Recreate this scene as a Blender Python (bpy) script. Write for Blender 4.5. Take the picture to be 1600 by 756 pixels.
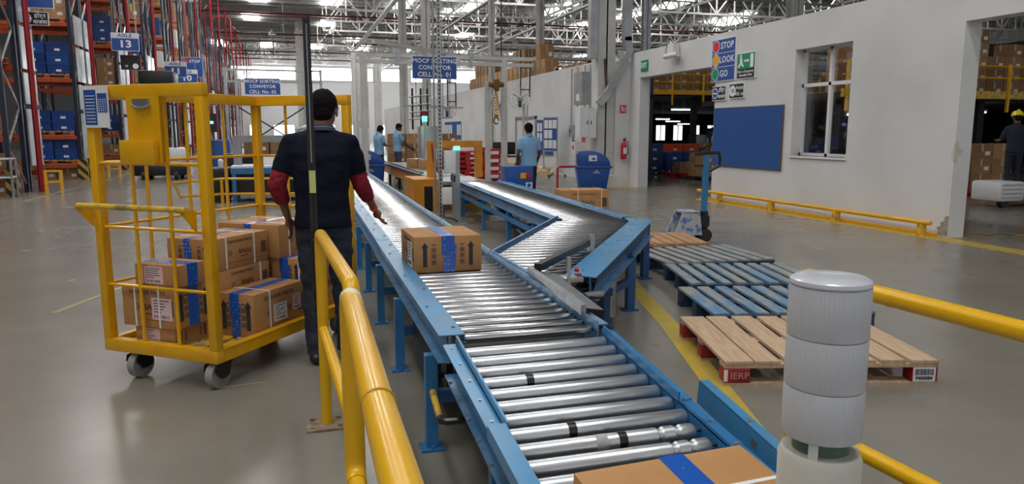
import bpy, bmesh, math, random
from mathutils import Vector, Matrix, noise
for o in list(bpy.data.objects): bpy.data.objects.remove(o)
S = bpy.context.scene
COL = S.collection
R = math.radians
rnd = random.Random(7)

# ------------------------------------------------------------------ camera, world, light, exposure
cd = bpy.data.cameras.new('camera'); cam = bpy.data.objects.new('camera', cd); COL.objects.link(cam)
cam.location = (0, 0, 1.45); cam.rotation_euler = (R(90-8.555), 0, R(-16.75))
cd.sensor_width = 36; cd.lens = 1150/1600*36; cd.clip_start = .05; cd.clip_end = 400
S.camera = cam
S.view_settings.view_transform = 'Standard'; S.view_settings.look = 'None'
S.view_settings.exposure = 0.22; S.view_settings.gamma = 1; S.view_settings.use_curve_mapping = False
w = bpy.data.worlds.new('daylight'); S.world = w; w.use_nodes = True
w.node_tree.nodes['Background'].inputs[0].default_value = (.95, .97, 1, 1)
w.node_tree.nodes['Background'].inputs[1].default_value = 0.42
SKYLIGHT_FILL = 11.0
FARGLOW = 11.0

# ------------------------------------------------------------------ materials
def mat(name, col, rough=.5, metal=0, var=.0, vscale=6, bump=0, bscale=40, emit=None, es=1, spec=.5, col2=None, vth=(.35,.65), coat=0, stretch=None, detail=4, objrand=0, rvar=0):
    m = bpy.data.materials.new(name); m.use_nodes = True
    nt = m.node_tree; n = nt.nodes; l = nt.links; b = n['Principled BSDF']
    b.inputs['Base Color'].default_value = (*col, 1); b.inputs['Roughness'].default_value = rough
    b.inputs['Metallic'].default_value = metal; b.inputs['Specular IOR Level'].default_value = spec
    if coat: b.inputs['Coat Weight'].default_value = coat; b.inputs['Coat Roughness'].default_value = .08
    if emit: b.inputs['Emission Color'].default_value = (*emit, 1); b.inputs['Emission Strength'].default_value = es
    tc = n.new('ShaderNodeTexCoord'); src = tc.outputs['Object']
    if stretch:
        mp = n.new('ShaderNodeMapping'); mp.inputs['Scale'].default_value = stretch; l.new(src, mp.inputs[0]); src = mp.outputs[0]
    last = None
    if var or col2:
        nz = n.new('ShaderNodeTexNoise'); nz.inputs['Scale'].default_value = vscale; nz.inputs['Detail'].default_value = detail; l.new(src, nz.inputs['Vector'])
        cr = n.new('ShaderNodeValToRGB'); l.new(nz.outputs['Fac'], cr.inputs[0])
        c2 = col2 if col2 else tuple(max(0, c*(1-var)) for c in col)
        cr.color_ramp.elements[0].position = vth[0]; cr.color_ramp.elements[1].position = vth[1]
        cr.color_ramp.elements[0].color = (*c2, 1); cr.color_ramp.elements[1].color = (*col, 1)
        last = cr.outputs[0]; l.new(last, b.inputs['Base Color'])
    if rvar:
        nz2 = n.new('ShaderNodeTexNoise'); nz2.inputs['Scale'].default_value = vscale*.6; l.new(src, nz2.inputs['Vector'])
        mr = n.new('ShaderNodeMapRange'); mr.inputs[3].default_value = max(.03, rough-rvar); mr.inputs[4].default_value = rough+rvar
        l.new(nz2.outputs['Fac'], mr.inputs[0]); l.new(mr.outputs[0], b.inputs['Roughness'])
    if objrand:
        oi = n.new('ShaderNodeObjectInfo'); hs = n.new('ShaderNodeHueSaturation')
        mr = n.new('ShaderNodeMapRange'); mr.inputs[3].default_value = 1-objrand; mr.inputs[4].default_value = 1+objrand
        l.new(oi.outputs['Random'], mr.inputs[0]); l.new(mr.outputs[0], hs.inputs['Value'])
        if last: l.new(last, hs.inputs['Color'])
        else: hs.inputs['Color'].default_value = (*col, 1)
        l.new(hs.outputs[0], b.inputs['Base Color'])
    if bump:
        nb = n.new('ShaderNodeTexNoise'); nb.inputs['Scale'].default_value = bscale; l.new(src, nb.inputs['Vector'])
        bp = n.new('ShaderNodeBump'); bp.inputs['Strength'].default_value = bump; bp.inputs['Distance'].default_value = .01
        l.new(nb.outputs['Fac'], bp.inputs['Height']); l.new(bp.outputs[0], b.inputs['Normal'])
    return m
M = {}
M['blue'] = mat('blue_paint', (.035,.20,.46), .40, var=.25, vscale=5, objrand=.06, rvar=.1)
M['bluetop'] = mat('worn_blue_paint', (.05,.27,.55), .30, col2=(.08,.24,.42), vscale=4, rvar=.12)
M['bluegrey'] = mat('scuffed_blue_steel', (.20,.34,.50), .33, metal=.3, col2=(.08,.23,.44), vscale=9, rvar=.1)
M['navyleg'] = mat('dark_blue_paint', (.03,.11,.30), .45, var=.2)
M['archgrey'] = mat('grey_machine_paint', (.28,.29,.30), .5)
M['galv'] = mat('galvanised_steel', (.50,.52,.54), .35, metal=.8, var=.25, vscale=12, rvar=.12)
M['roller'] = mat('roller_steel', (.64,.64,.66), .25, metal=1, col2=(.48,.48,.49), vscale=4, stretch=(.5,4,4), vth=(.3,.6))
M['rollerbig'] = mat('dull_roller_steel', (.66,.68,.71), .38, metal=.9, col2=(.42,.43,.45), vscale=5, stretch=(.4,5,5), vth=(.32,.5))
M['panedim'] = mat('far_window_pane', (.9,.9,.9), .5, emit=(.9,.97,1), es=1.6)
M['lowwindow'] = mat('low_window_pane', (.9,.9,.9), .5, emit=(1,1,1), es=3)
M['linefaded'] = mat('faded_floor_paint', (.36,.29,.10), .35, col2=(.25,.22,.14), vscale=3)
M['stripe'] = mat('grey_collar_trim', (.12,.13,.18), .8)
M['rollerdark'] = mat('roller_end_rubber', (.02,.02,.02), .5)
M['black'] = mat('black_plastic', (.012,.012,.014), .45)
M['blackmetal'] = mat('black_metal', (.02,.02,.022), .3, metal=.3)
M['yellow'] = mat('yellow_paint', (.78,.40,.004), .34, col2=(.68,.32,.005), vscale=7, coat=.15, rvar=.08, vth=(.25,.5))
M['yellowtube'] = mat('glossy_yellow_paint', (.78,.43,.003), .33, col2=(.70,.36,.004), vscale=6, coat=.15, vth=(.2,.4))
M['yellowworn'] = mat('worn_yellow_paint', (.70,.43,.03), .45, col2=(.30,.20,.08), vscale=12, vth=(.38,.52))
M['orange'] = mat('machine_orange', (.72,.28,.02), .38, var=.2)
M['rackorange'] = mat('rack_beam_orange', (.50,.08,.02), .45, var=.3)
M['rackblue'] = mat('rack_upright_dark_blue', (.012,.018,.04), .4)
M['redpipe'] = mat('red_pipe_paint', (.33,.01,.015), .35, var=.2)
M['red'] = mat('red_plastic', (.48,.015,.02), .4)
M['card'] = mat('cardboard', (.48,.25,.095), .72, col2=(.42,.21,.075), vscale=5, bump=.08, bscale=60, objrand=.06)
M['cardfar'] = mat('cardboard_stock', (.36,.20,.09), .75, var=.25, vscale=3, objrand=.3)
M['cardedge'] = mat('cardboard_flap_line', (.20,.10,.04), .8)
M['tapefar'] = mat('carton_tape', (.45,.33,.2), .4)
M['ink'] = mat('dark_print', (.03,.03,.04), .7)
M['inkblue'] = mat('blue_print', (.02,.09,.30), .6)
M['inkbrown'] = mat('brown_print', (.12,.06,.03), .7)
M['paper'] = mat('white_paper', (.78,.78,.80), .6, var=.08, vscale=8)
M['pinkpaper'] = mat('pink_paper', (.78,.55,.58), .6)
M['strap'] = mat('white_strap', (.80,.80,.80), .3)
M['white'] = mat('white_paint', (.74,.74,.75), .45)
M['offwhite'] = mat('cream_paint', (.58,.55,.50), .5, var=.1)
M['steelwhite'] = mat('whitewashed_steel', (.60,.59,.57), .45, var=.15, vscale=2)
M['signblue'] = mat('sign_blue', (.025,.085,.33), .4)
M['signwhite'] = mat('sign_white', (.85,.86,.88), .5)
M['signred'] = mat('sign_red', (.65,.03,.05), .4)
M['signamber'] = mat('sign_amber', (.85,.42,.02), .4)
M['signgreen'] = mat('sign_green', (.01,.28,.13), .4)
M['signblack'] = mat('sign_black', (.015,.015,.018), .4)
M['felt'] = mat('blue_felt', (.022,.085,.30), .9, var=.1, vscale=60)
M['alu'] = mat('brushed_aluminium', (.6,.6,.6), .35, metal=.7)
M['woodframe'] = mat('brown_frame', (.16,.09,.07), .5)
M['palletwood'] = mat('fresh_pallet_wood', (.56,.41,.28), .7, col2=(.46,.31,.19), vscale=5, stretch=(8,1,1), bump=.2, bscale=30, rvar=.05)
M['palletblue'] = mat('worn_blue_pallet_wood', (.10,.23,.38), .65, col2=(.30,.30,.29), vscale=4, stretch=(4,1,1), vth=(.4,.6), bump=.2, bscale=30)
M['palletgrey'] = mat('weathered_grey_pallet_wood', (.33,.33,.31), .7, col2=(.22,.25,.27), vscale=4, stretch=(5,1,1), vth=(.4,.6), bump=.2, bscale=30)
M['wornprint'] = mat('worn_red_print', (.52,.26,.25), .7)
M['palletmix'] = mat('half_worn_blue_pallet_wood', (.17,.27,.37), .65, col2=(.32,.32,.30), vscale=3, stretch=(4,1,1), vth=(.42,.58), bump=.2, bscale=30)
M['palletnavy'] = mat('navy_pallet_block', (.02,.05,.11), .6, var=.3)
M['palletred'] = mat('red_pallet_block', (.33,.015,.02), .55, var=.3, vscale=14)
M['palletorange'] = mat('orange_pallet_wood', (.50,.28,.15), .7, var=.25, stretch=(5,1,1))
M['palletdark'] = mat('brown_pallet_wood', (.17,.10,.06), .7, var=.3)
M['crateblue'] = mat('blue_crate_plastic', (.010,.05,.22), .4, objrand=.35)
M['cratered'] = mat('red_orange_crate_plastic', (.55,.06,.02), .4, objrand=.15)
M['binblue'] = mat('bin_blue_plastic', (.015,.08,.33), .35)
M['skin'] = mat('skin_brown', (.25,.105,.055), .5, var=.12, vscale=9)
M['skindark'] = mat('skin_dark_brown', (.11,.05,.03), .5, var=.1)
M['hair'] = mat('black_hair', (.008,.006,.006), .9, spec=.15, bump=.5, bscale=160)
M['navyshirt'] = mat('navy_shirt_cloth', (.007,.009,.022), .9, spec=.2, var=.3, vscale=3, bump=.25, bscale=300)
M['collar'] = mat('navy_collar_cloth', (.025,.03,.06), .8)
M['redsleeve'] = mat('red_sleeve_cloth', (.30,.008,.025), .85, var=.35, vscale=18, bump=.3, bscale=200)
M['jeans'] = mat('dark_denim', (.009,.013,.024), .85, col2=(.022,.03,.048), vscale=6, vth=(.5,.75), bump=.4, bscale=250)
M['lightblue'] = mat('light_blue_shirt_cloth', (.23,.42,.66), .85, var=.12, vscale=6)
M['blacktrousers'] = mat('black_trouser_cloth', (.012,.012,.016), .85)
M['greytrousers'] = mat('grey_trouser_cloth', (.06,.06,.08), .85)
M['navyoverall'] = mat('dark_overall_cloth', (.012,.016,.03), .85)
M['shoe'] = mat('black_leather', (.015,.014,.014), .45)
M['wrist'] = mat('red_wristband', (.8,.08,.04), .5)
M['helmet'] = mat('yellow_helmet', (.80,.62,.02), .3)
M['rubber'] = mat('grey_wheel_rubber', (.34,.33,.31), .6, var=.2)
M['tyre'] = mat('black_rubber', (.02,.02,.02), .6)
M['rust'] = mat('rusty_base_steel', (.16,.10,.06), .7, col2=(.30,.24,.18), vscale=20)
M['cable'] = mat('dark_red_pipe', (.075,.018,.02), .5)
M['duct'] = mat('galvanised_duct', (.46,.47,.48), .38, metal=.6, var=.2, vscale=3)
M['hazard'] = None
M['mono'] = mat('beige_base_plastic', (.62,.60,.53), .45)
M['pcb'] = mat('green_circuit_board', (.01,.10,.06), .4)
M['greenlight'] = mat('green_lamp', (.02,.7,.3), .4, emit=(.05,1,.35), es=6)
M['redlamp'] = mat('unlit_red_lamp', (.35,.01,.01), .3)
M['tubelight'] = mat('fluorescent_tube', (.9,.9,.9), .4, emit=(.95,1,1), es=6)
M['skylight_and_fill'] = mat('skylight_and_fill_sheet', (.9,.9,.9), .5, emit=(1,.985,.95), es=SKYLIGHT_FILL)
M['daywindow'] = mat('daylit_window_pane', (.9,.9,.9), .5, emit=(.95,.98,1), es=FARGLOW)
M['screen'] = mat('lit_screen', (.1,.2,.4), .3, emit=(.3,.5,1), es=1.5)
M['darkgreen'] = mat('machine_green', (.05,.12,.10), .5)
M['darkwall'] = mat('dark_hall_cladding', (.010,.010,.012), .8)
M['brown'] = mat('brown_board', (.22,.10,.05), .7, var=.2)
M['gold'] = mat('hoist_yellow', (.22,.12,.02), .5, var=.5, vscale=30)

def tape_mat():
    m = mat('blue_printed_tape', (.02,.13,.55), .25, spec=.6); nt = m.node_tree; n = nt.nodes; l = nt.links; b = n['Principled BSDF']
    tc = n.new('ShaderNodeTexCoord'); vo = n.new('ShaderNodeTexVoronoi'); vo.inputs['Scale'].default_value = 42; vo.inputs['Randomness'].default_value = .25
    l.new(tc.outputs['Object'], vo.inputs['Vector']); cr = n.new('ShaderNodeValToRGB'); l.new(vo.outputs['Distance'], cr.inputs[0])
    cr.color_ramp.elements[0].position = .22; cr.color_ramp.elements[0].color = (.20,.36,.80,1)
    cr.color_ramp.elements[1].position = .34; cr.color_ramp.elements[1].color = (.015,.10,.46,1)
    l.new(cr.outputs[0], b.inputs['Base Color']); return m
M['tape'] = tape_mat()
def hazard_mat(name, c1, c2, scale, ax='diag'):
    m = mat(name, c1, .55); nt = m.node_tree; n = nt.nodes; l = nt.links; b = n['Principled BSDF']
    tc = n.new('ShaderNodeTexCoord'); wv = n.new('ShaderNodeTexWave'); wv.inputs['Scale'].default_value = scale
    wv.bands_direction = 'DIAGONAL' if ax == 'diag' else ax
    l.new(tc.outputs['Object'], wv.inputs['Vector']); cr = n.new('ShaderNodeValToRGB'); l.new(wv.outputs['Fac'], cr.inputs[0])
    cr.color_ramp.interpolation = 'CONSTANT'; cr.color_ramp.elements[0].color = (*c1, 1); cr.color_ramp.elements[1].position = .5; cr.color_ramp.elements[1].color = (*c2, 1)
    l.new(cr.outputs[0], b.inputs['Base Color']); return m
M['hazard'] = hazard_mat('hazard_stripes', (.55,.30,.05), (.02,.02,.02), 2.2)
def floor_mat():
    m = mat('polished_concrete', (.235,.222,.195), .3, spec=.55); nt = m.node_tree; n = nt.nodes; l = nt.links; b = n['Principled BSDF']
    tc = n.new('ShaderNodeTexCoord'); a = n.new('ShaderNodeTexNoise'); a.inputs['Scale'].default_value = .7; a.inputs['Detail'].default_value = 9; a.inputs['Roughness'].default_value = .6
    l.new(tc.outputs['Object'], a.inputs['Vector']); cr = n.new('ShaderNodeValToRGB'); l.new(a.outputs['Fac'], cr.inputs[0])
    cr.color_ramp.elements[0].position = .25; cr.color_ramp.elements[0].color = (.175,.163,.138,1)
    cr.color_ramp.elements[1].position = .75; cr.color_ramp.elements[1].color = (.25,.232,.195,1)
    l.new(cr.outputs[0], b.inputs['Base Color'])
    a2 = n.new('ShaderNodeTexNoise'); a2.inputs['Scale'].default_value = 1.1; a2.inputs['Detail'].default_value = 3; l.new(tc.outputs['Object'], a2.inputs['Vector'])
    mr = n.new('ShaderNodeMapRange'); mr.inputs[1].default_value = .2; mr.inputs[2].default_value = .8; mr.inputs[3].default_value = .20; mr.inputs[4].default_value = .30
    l.new(a2.outputs['Fac'], mr.inputs[0]); l.new(mr.outputs[0], b.inputs['Roughness'])
    return m
M['floor'] = floor_mat()
M['floorline'] = mat('yellow_floor_paint', (.55,.38,.03), .4, col2=(.42,.33,.09), vscale=5, rvar=.1)
M['wall'] = mat('white_plaster', (.68,.68,.69), .6, col2=(.60,.595,.59), vscale=.8, bump=.05, bscale=8, vth=(.3,.6))
M['deck'] = mat('zinc_roof_sheet', (.30,.31,.32), .5, metal=.0, var=.2, vscale=.5)
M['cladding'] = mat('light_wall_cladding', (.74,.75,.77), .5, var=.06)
M['lens'] = None
def lens_mat():
    m = mat('ribbed_frosted_plastic', (.72,.74,.80), .25, spec=.6); b = m.node_tree.nodes['Principled BSDF']
    b.inputs['Transmission Weight'].default_value = .25; b.inputs['Coat Weight'].default_value = .5; return m
M['lens'] = lens_mat()
def glass_mat():
    m = bpy.data.materials.new('window_glass'); m.use_nodes = True; n = m.node_tree.nodes; l = m.node_tree.links; n.clear()
    o = n.new('ShaderNodeOutputMaterial'); mx = n.new('ShaderNodeMixShader'); t = n.new('ShaderNodeBsdfTransparent'); g = n.new('ShaderNodeBsdfGlossy'); g.inputs['Roughness'].default_value = .03
    mx.inputs[0].default_value = .12; l.new(t.outputs[0], mx.inputs[1]); l.new(g.outputs[0], mx.inputs[2]); l.new(mx.outputs[0], o.inputs[0]); return m
M['glass'] = glass_mat(); M['clear'] = M['glass']
M['darkclad'] = mat('shaded_wall_cladding', (.07,.07,.075), .8)  # dark depth behind the rack bays put into the wall colour

# ------------------------------------------------------------------ mesh helpers
class MB:
    def __init__(s, T=None): s.v = []; s.f = []; s.m = []; s.T = T or Matrix()
    def _a(s, vs, fs, mi=0):
        k = len(s.v); s.v += [s.T @ Vector(p) for p in vs]
        for f in fs: s.f.append([k+i for i in f]); s.m.append(mi)
        return s
    def box(s, x0, x1, y0, y1, z0, z1, mi=0):
        vs = [(x, y, z) for z in (z0, z1) for y in (y0, y1) for x in (x0, x1)]
        return s._a(vs, [(0,2,3,1),(4,5,7,6),(0,1,5,4),(2,6,7,3),(0,4,6,2),(1,3,7,5)], mi)
    def cbox(s, c, d, mi=0): return s.box(c[0]-d[0]/2, c[0]+d[0]/2, c[1]-d[1]/2, c[1]+d[1]/2, c[2]-d[2]/2, c[2]+d[2]/2, mi)
    def bar(s, p, q, wd, ht=None, mi=0, up=(0,0,1)):
        p, q = Vector(p), Vector(q); ht = ht or wd; d = (q-p).normalized(); u = Vector(up)
        if abs(d.dot(u)) > .98: u = Vector((0,1,0))
        a = d.cross(u).normalized()*wd/2; b = a.cross(d).normalized()*ht/2
        vs = [p-a-b, p+a-b, p+a+b, p-a+b, q-a-b, q+a-b, q+a+b, q-a+b]
        return s._a(vs, [(3,2,1,0),(4,5,6,7),(0,1,5,4),(1,2,6,5),(2,3,7,6),(3,0,4,7)], mi)
    def cyl(s, p, q, r, r2=None, n=16, mi=0, caps=True):
        p, q = Vector(p), Vector(q); r2 = r if r2 is None else r2; d = (q-p).normalized()
        a = d.orthogonal().normalized(); b = d.cross(a)
        vs = [p+(a*math.cos(t)+b*math.sin(t))*r for t in [2*math.pi*i/n for i in range(n)]] + [q+(a*math.cos(t)+b*math.sin(t))*r2 for t in [2*math.pi*i/n for i in range(n)]]
        fs = [(i, (i+1) % n, n+(i+1) % n, n+i) for i in range(n)]
        if caps: fs += [tuple(range(n))[::-1], tuple(range(n, 2*n))]
        return s._a(vs, fs, mi)
    def tube(s, pts, r, n=10, mi=0, closed=False):
        pts = [Vector(p) for p in pts]; N = len(pts); rings = []
        a = None
        for i, p in enumerate(pts):
            if closed: d = (pts[(i+1) % N]-pts[i-1]).normalized()
            else: d = (pts[min(i+1, N-1)]-pts[max(i-1, 0)]).normalized()
            a = d.orthogonal().normalized() if a is None else (a-d*a.dot(d)).normalized()
            b = d.cross(a); rings.append([p+(a*math.cos(2*math.pi*k/n)+b*math.sin(2*math.pi*k/n))*r for k in range(n)])
        vs = [v for rg in rings for v in rg]; fs = []
        for i in range(N if closed else N-1):
            j = (i+1) % N
            for k in range(n): fs.append((i*n+k, i*n+(k+1) % n, j*n+(k+1) % n, j*n+k))
        if not closed: fs += [tuple(range(n))[::-1], tuple(range((N-1)*n, N*n))]
        return s._a(vs, fs, mi)
    def lathe(s, prof, n=24, mi=0, c=(0,0,0)):
        vs = []; fs = []
        for r, z in prof:
            for k in range(n): t = 2*math.pi*k/n; vs.append((c[0]+r*math.cos(t), c[1]+r*math.sin(t), c[2]+z))
        for i in range(len(prof)-1):
            for k in range(n): fs.append((i*n+k, i*n+(k+1) % n, (i+1)*n+(k+1) % n, (i+1)*n+k))
        fs += [tuple(range(n))[::-1], tuple(range((len(prof)-1)*n, len(prof)*n))]
        return s._a(vs, fs, mi)
    def prism(s, poly, z0, z1, mi=0):
        n = len(poly); vs = [(x, y, z0) for x, y in poly]+[(x, y, z1) for x, y in poly]
        return s._a(vs, [tuple(range(n))[::-1], tuple(range(n, 2*n))]+[(i, (i+1) % n, n+(i+1) % n, n+i) for i in range(n)], mi)
    def prismY(s, poly, y0, y1, mi=0):      # poly in x,z
        n = len(poly); vs = [(x, y0, z) for x, z in poly]+[(x, y1, z) for x, z in poly]
        return s._a(vs, [tuple(range(n)), tuple(range(n, 2*n))[::-1]]+[(i, n+i, n+(i+1) % n, (i+1) % n) for i in range(n)], mi)
    def prismX(s, poly, x0, x1, mi=0):      # poly in y,z
        n = len(poly); vs = [(x0, y, z) for y, z in poly]+[(x1, y, z) for y, z in poly]
        return s._a(vs, [tuple(range(n))[::-1], tuple(range(n, 2*n))]+[(i, (i+1) % n, n+(i+1) % n, n+i) for i in range(n)], mi)
    def disc(s, c, r, n=20, mi=0, y=0, th=.002):   # facing -Y, small thickness
        poly = [(c[0]+r*math.cos(2*math.pi*k/n), c[1]+r*math.sin(2*math.pi*k/n)) for k in range(n)]
        return s.prismY(poly, y-th, y, mi)
    def text(s, string, size, x, z, y=-.004, mi=0, align='CENTER', bold=.02, sx=1, T=None, spacing=1):
        cu = bpy.data.curves.new('t', 'FONT'); cu.body = string; cu.size = size; cu.align_x = align; cu.align_y = 'CENTER'
        cu.offset = bold*size; cu.extrude = .0008; cu.resolution_u = 2; cu.space_character = spacing
        ob = bpy.data.objects.new('t', cu); COL.objects.link(ob); bpy.context.view_layer.update()
        me = ob.to_mesh()
        Q = (T or Matrix()) @ Matrix.Translation((x, y, z)) @ Matrix.Rotation(R(90), 4, 'X') @ Matrix.Diagonal((sx, 1, 1, 1))
        k = [Q @ v.co for v in me.vertices]; s._a(k, [tuple(p.vertices) for p in me.polygons], mi)
        ob.to_mesh_clear(); bpy.data.objects.remove(ob); bpy.data.curves.remove(cu); return s
    def sphere(s, c, rad, n=12, mi=0, rot=None):
        rad = (rad,)*3 if not hasattr(rad, '__len__') else rad; vs = []; fs = []; h = n//2
        Q = rot or Matrix()
        for i in range(1, h):
            for k in range(n):
                a, b = math.pi*i/h, 2*math.pi*k/n
                p = Q @ Vector((rad[0]*math.sin(a)*math.cos(b), rad[1]*math.sin(a)*math.sin(b), rad[2]*math.cos(a))); vs.append(Vector(c)+p)
        t = len(vs); vs.append(Vector(c)+Q @ Vector((0,0,rad[2]))); vs.append(Vector(c)-Q @ Vector((0,0,rad[2])))
        for i in range(h-2):
            for k in range(n): fs.append((i*n+k, (i+1)*n+k, (i+1)*n+(k+1) % n, i*n+(k+1) % n))
        for k in range(n): fs.append((t, k, (k+1) % n)); fs.append((t+1, (h-2)*n+(k+1) % n, (h-2)*n+k))
        return s._a(vs, fs, mi)
    def mesh(s, name, mats, smooth=True):
        me = bpy.data.meshes.new(name); me.from_pydata([tuple(v) for v in s.v], [], s.f)
        for m in mats: me.materials.append(M[m] if isinstance(m, str) else m)
        me.polygons.foreach_set('material_index', s.m)
        if smooth:
            me.polygons.foreach_set('use_smooth', [True]*len(s.f)); me.set_sharp_from_angle(angle=R(32))
        me.update(); return me
    def build(s, name, mats, parent=None, world=False, bevel=0, **k):
        if not isinstance(mats, (list, tuple)): mats = [mats]
        if parent is not None and world:
            I = wm(parent).inverted(); s.v = [I @ v for v in s.v]
        if bevel:
            me = s.mesh(name, mats, False); bm = bmesh.new(); bm.from_mesh(me)
            bmesh.ops.remove_doubles(bm, verts=bm.verts, dist=1e-6)
            eds = [e for e in bm.edges if len(e.link_faces) == 2 and e.calc_face_angle(0) > R(30)]
            bmesh.ops.bevel(bm, geom=eds, offset=bevel, segments=2, affect='EDGES', clamp_overlap=True, profile=.5)
            bm.to_mesh(me); bm.free(); me.polygons.foreach_set('use_smooth', [True]*len(me.polygons)); me.set_sharp_from_angle(angle=R(40))
        else: me = s.mesh(name, mats)
        o = bpy.data.objects.new(name, me); COL.objects.link(o)
        if parent is not None: o.parent = parent
        tag(o, **k); return o
def wm(o):
    m = o.matrix_basis.copy()
    return wm(o.parent) @ m if o.parent else m
def tag(o, label=None, cat=None, group=None, kind=None):
    if label: o['label'] = label
    if cat: o['category'] = cat
    if group: o['group'] = group
    if kind: o['kind'] = kind
    return o
def thing(name, label, cat, loc=(0,0,0), rz=0, group=None):
    o = bpy.data.objects.new(name, None); COL.objects.link(o); o.location = loc; o.rotation_euler = (0, 0, rz); o.empty_display_size = .1
    return tag(o, label, cat, group)
def dup(root, loc=None, rz=None, label=None, group=None, scale=None):
    c = root.copy(); COL.objects.link(c)
    if loc is not None: c.location = loc
    if rz is not None: c.rotation_euler = (0, 0, rz)
    if label: c['label'] = label
    if group: c['group'] = group
    def rec(a, b):
        for ch in list(a.children):
            d = ch.copy(); COL.objects.link(d); d.parent = b; rec(ch, d)
    rec(root, c); return c
def child(name, src_mesh, parent, loc=(0,0,0), rot=(0,0,0), label=None):
    o = bpy.data.objects.new(name, src_mesh); COL.objects.link(o); o.parent = parent; o.location = loc; o.rotation_euler = rot
    if label: o['label'] = label
    return o
def remeshed(mb, name, matname, parent, voxel, smooth=4, wr=0, wscale=6, **k):
    me = mb.mesh(name+'_raw', [matname], False); ob = bpy.data.objects.new('tmp', me); COL.objects.link(ob)
    md = ob.modifiers.new('r', 'REMESH'); md.mode = 'VOXEL'; md.voxel_size = voxel
    sm = ob.modifiers.new('s', 'SMOOTH'); sm.iterations = smooth; sm.factor = .5
    bpy.context.view_layer.update()
    ev = ob.evaluated_get(bpy.context.evaluated_depsgraph_get()); m2 = bpy.data.meshes.new_from_object(ev)
    bpy.data.objects.remove(ob); bpy.data.meshes.remove(me)
    if wr:
        ns = [v.normal.copy() for v in m2.vertices]
        for v, nn in zip(m2.vertices, ns):
            c = v.co; q = noise.noise(Vector((c.x*wscale, c.y*wscale, c.z*wscale*1.6+3)))+.5*noise.noise(Vector((c.x*wscale*2.3, c.y*wscale*2.3, c.z*wscale*3)))
            v.co += nn*wr*q
    m2.name = name; m2.materials.clear(); m2.materials.append(M[matname])
    m2.polygons.foreach_set('use_smooth', [True]*len(m2.polygons))
    o = bpy.data.objects.new(name, m2); COL.objects.link(o); o.parent = parent; return tag(o, **k)

# ================================================================== SETTING
def struct(name, mb, mats, parent=None, **k): return mb.build(name, mats, parent, kind='structure' if parent is None else None, **k)
floor = struct('floor', MB().box(-24, 76, -9, 112, -.1, 0), 'floor')
ceiling = struct('ceiling', MB().box(-24, 76, -9, 112, 12.6, 12.7), 'deck')
for i in range(42):
    y = 40+i*1.7
    MB().bar((-24, y, 12.5), (76, y, 12.5), .09, .2).build('purlin', 'steelwhite' if i % 3 else 'galv', ceiling)
for k, (x, y, l) in enumerate([(x, y, 7) for x in (-8, -2, 4, 10, 16, 24, 32, 42, 54) for y in (-2, 14, 30, 46, 62, 98) if not (x > 8 and y < 40)]+[(-3, 76, 4), (4.3, 79, 3.5), (8, 92, 3), (15, 68, 4), (20, 84, 3.5), (30, 72, 4), (33, 58, 4), (44, 66, 4), (50, 80, 5)]):  # grid row nearest the far wall is added to brighten that wall
    f = MB().box(x-.75, x+.75, y, y+l, 12.40, 12.46).build('skylight_and_fill', 'skylight_and_fill', ceiling)
struct('wall_far', MB().box(-24, 76, 110.3, 110.6, 0, 12.7), 'cladding')
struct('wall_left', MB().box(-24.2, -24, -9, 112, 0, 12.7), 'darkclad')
struct('wall_east', MB().box(76, 76.2, -9, 112, 0, 12.7), 'cladding')
n = 0
for (x0, x1) in [(-9, 1.4), (2.0, 12.2), (12.8, 17.0), (17.6, 23), (23.6, 34), (34.6, 48)]:
    n += 1
    wf = struct('window_%d' % n, MB().box(x0, x1, 110.18, 110.3, 8.5, 8.62).box(x0, x1, 110.18, 110.3, 10.3, 10.42).box(x0, x0+.12, 110.18, 110.3, 8.5, 10.42).box(x1-.12, x1, 110.18, 110.3, 8.5, 10.42), 'white')
    MB().box(x0+.12, x1-.12, 110.2, 110.25, 8.62, 10.3).build('pane', 'daywindow', wf)
for (x0, x1) in [(-5.2, -3.4), (-2, 1.0), (4.6, 6.6), (8, 9.6), (12.5, 14), (16, 18)]:
    n += 1
    wf = struct('window_%d' % n, MB().box(x0, x1, 110.18, 110.3, .8, .92).box(x0, x1, 110.18, 110.3, 2.3, 2.42).box(x0, x0+.12, 110.18, 110.3, .8, 2.4).box(x1-.12, x1, 110.18, 110.3, .8, 2.4), 'white')
    MB().box(x0+.12, x1-.12, 110.2, 110.25, .92, 2.3).build('pane', 'lowwindow', wf)
for x in range(-9, 30, 3):   # cladding ribs of the far wall
    pass
# partition wall on the right
XW = 8.65; TW = .28; HW = 3.45
wr_ = MB()
wr_.box(XW, XW+TW, 17.4, 70, 0, HW).box(XW, XW+TW, 13.9, 17.4, 2.8, HW)
wr_.box(XW, XW+TW, 11.34, 13.9, 0, HW).box(XW, XW+TW, 9.95, 11.34, 0, 1.02).box(XW, XW+TW, 9.95, 11.34, 2.87, HW)
wr_.box(XW, XW+TW, 7.9, 9.95, 0, HW).box(XW, XW+TW, 4.2, 7.9, 2.89, HW).box(XW, XW+TW, -6, 4.2, 0, HW)
wr_.box(8.25, 8.65, 18.0, 18.9, 0, HW-.2).box(8.0, 8.65, 18.9, 20.0, 0, .42)
struct('wall_right', wr_, 'wall')
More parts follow.
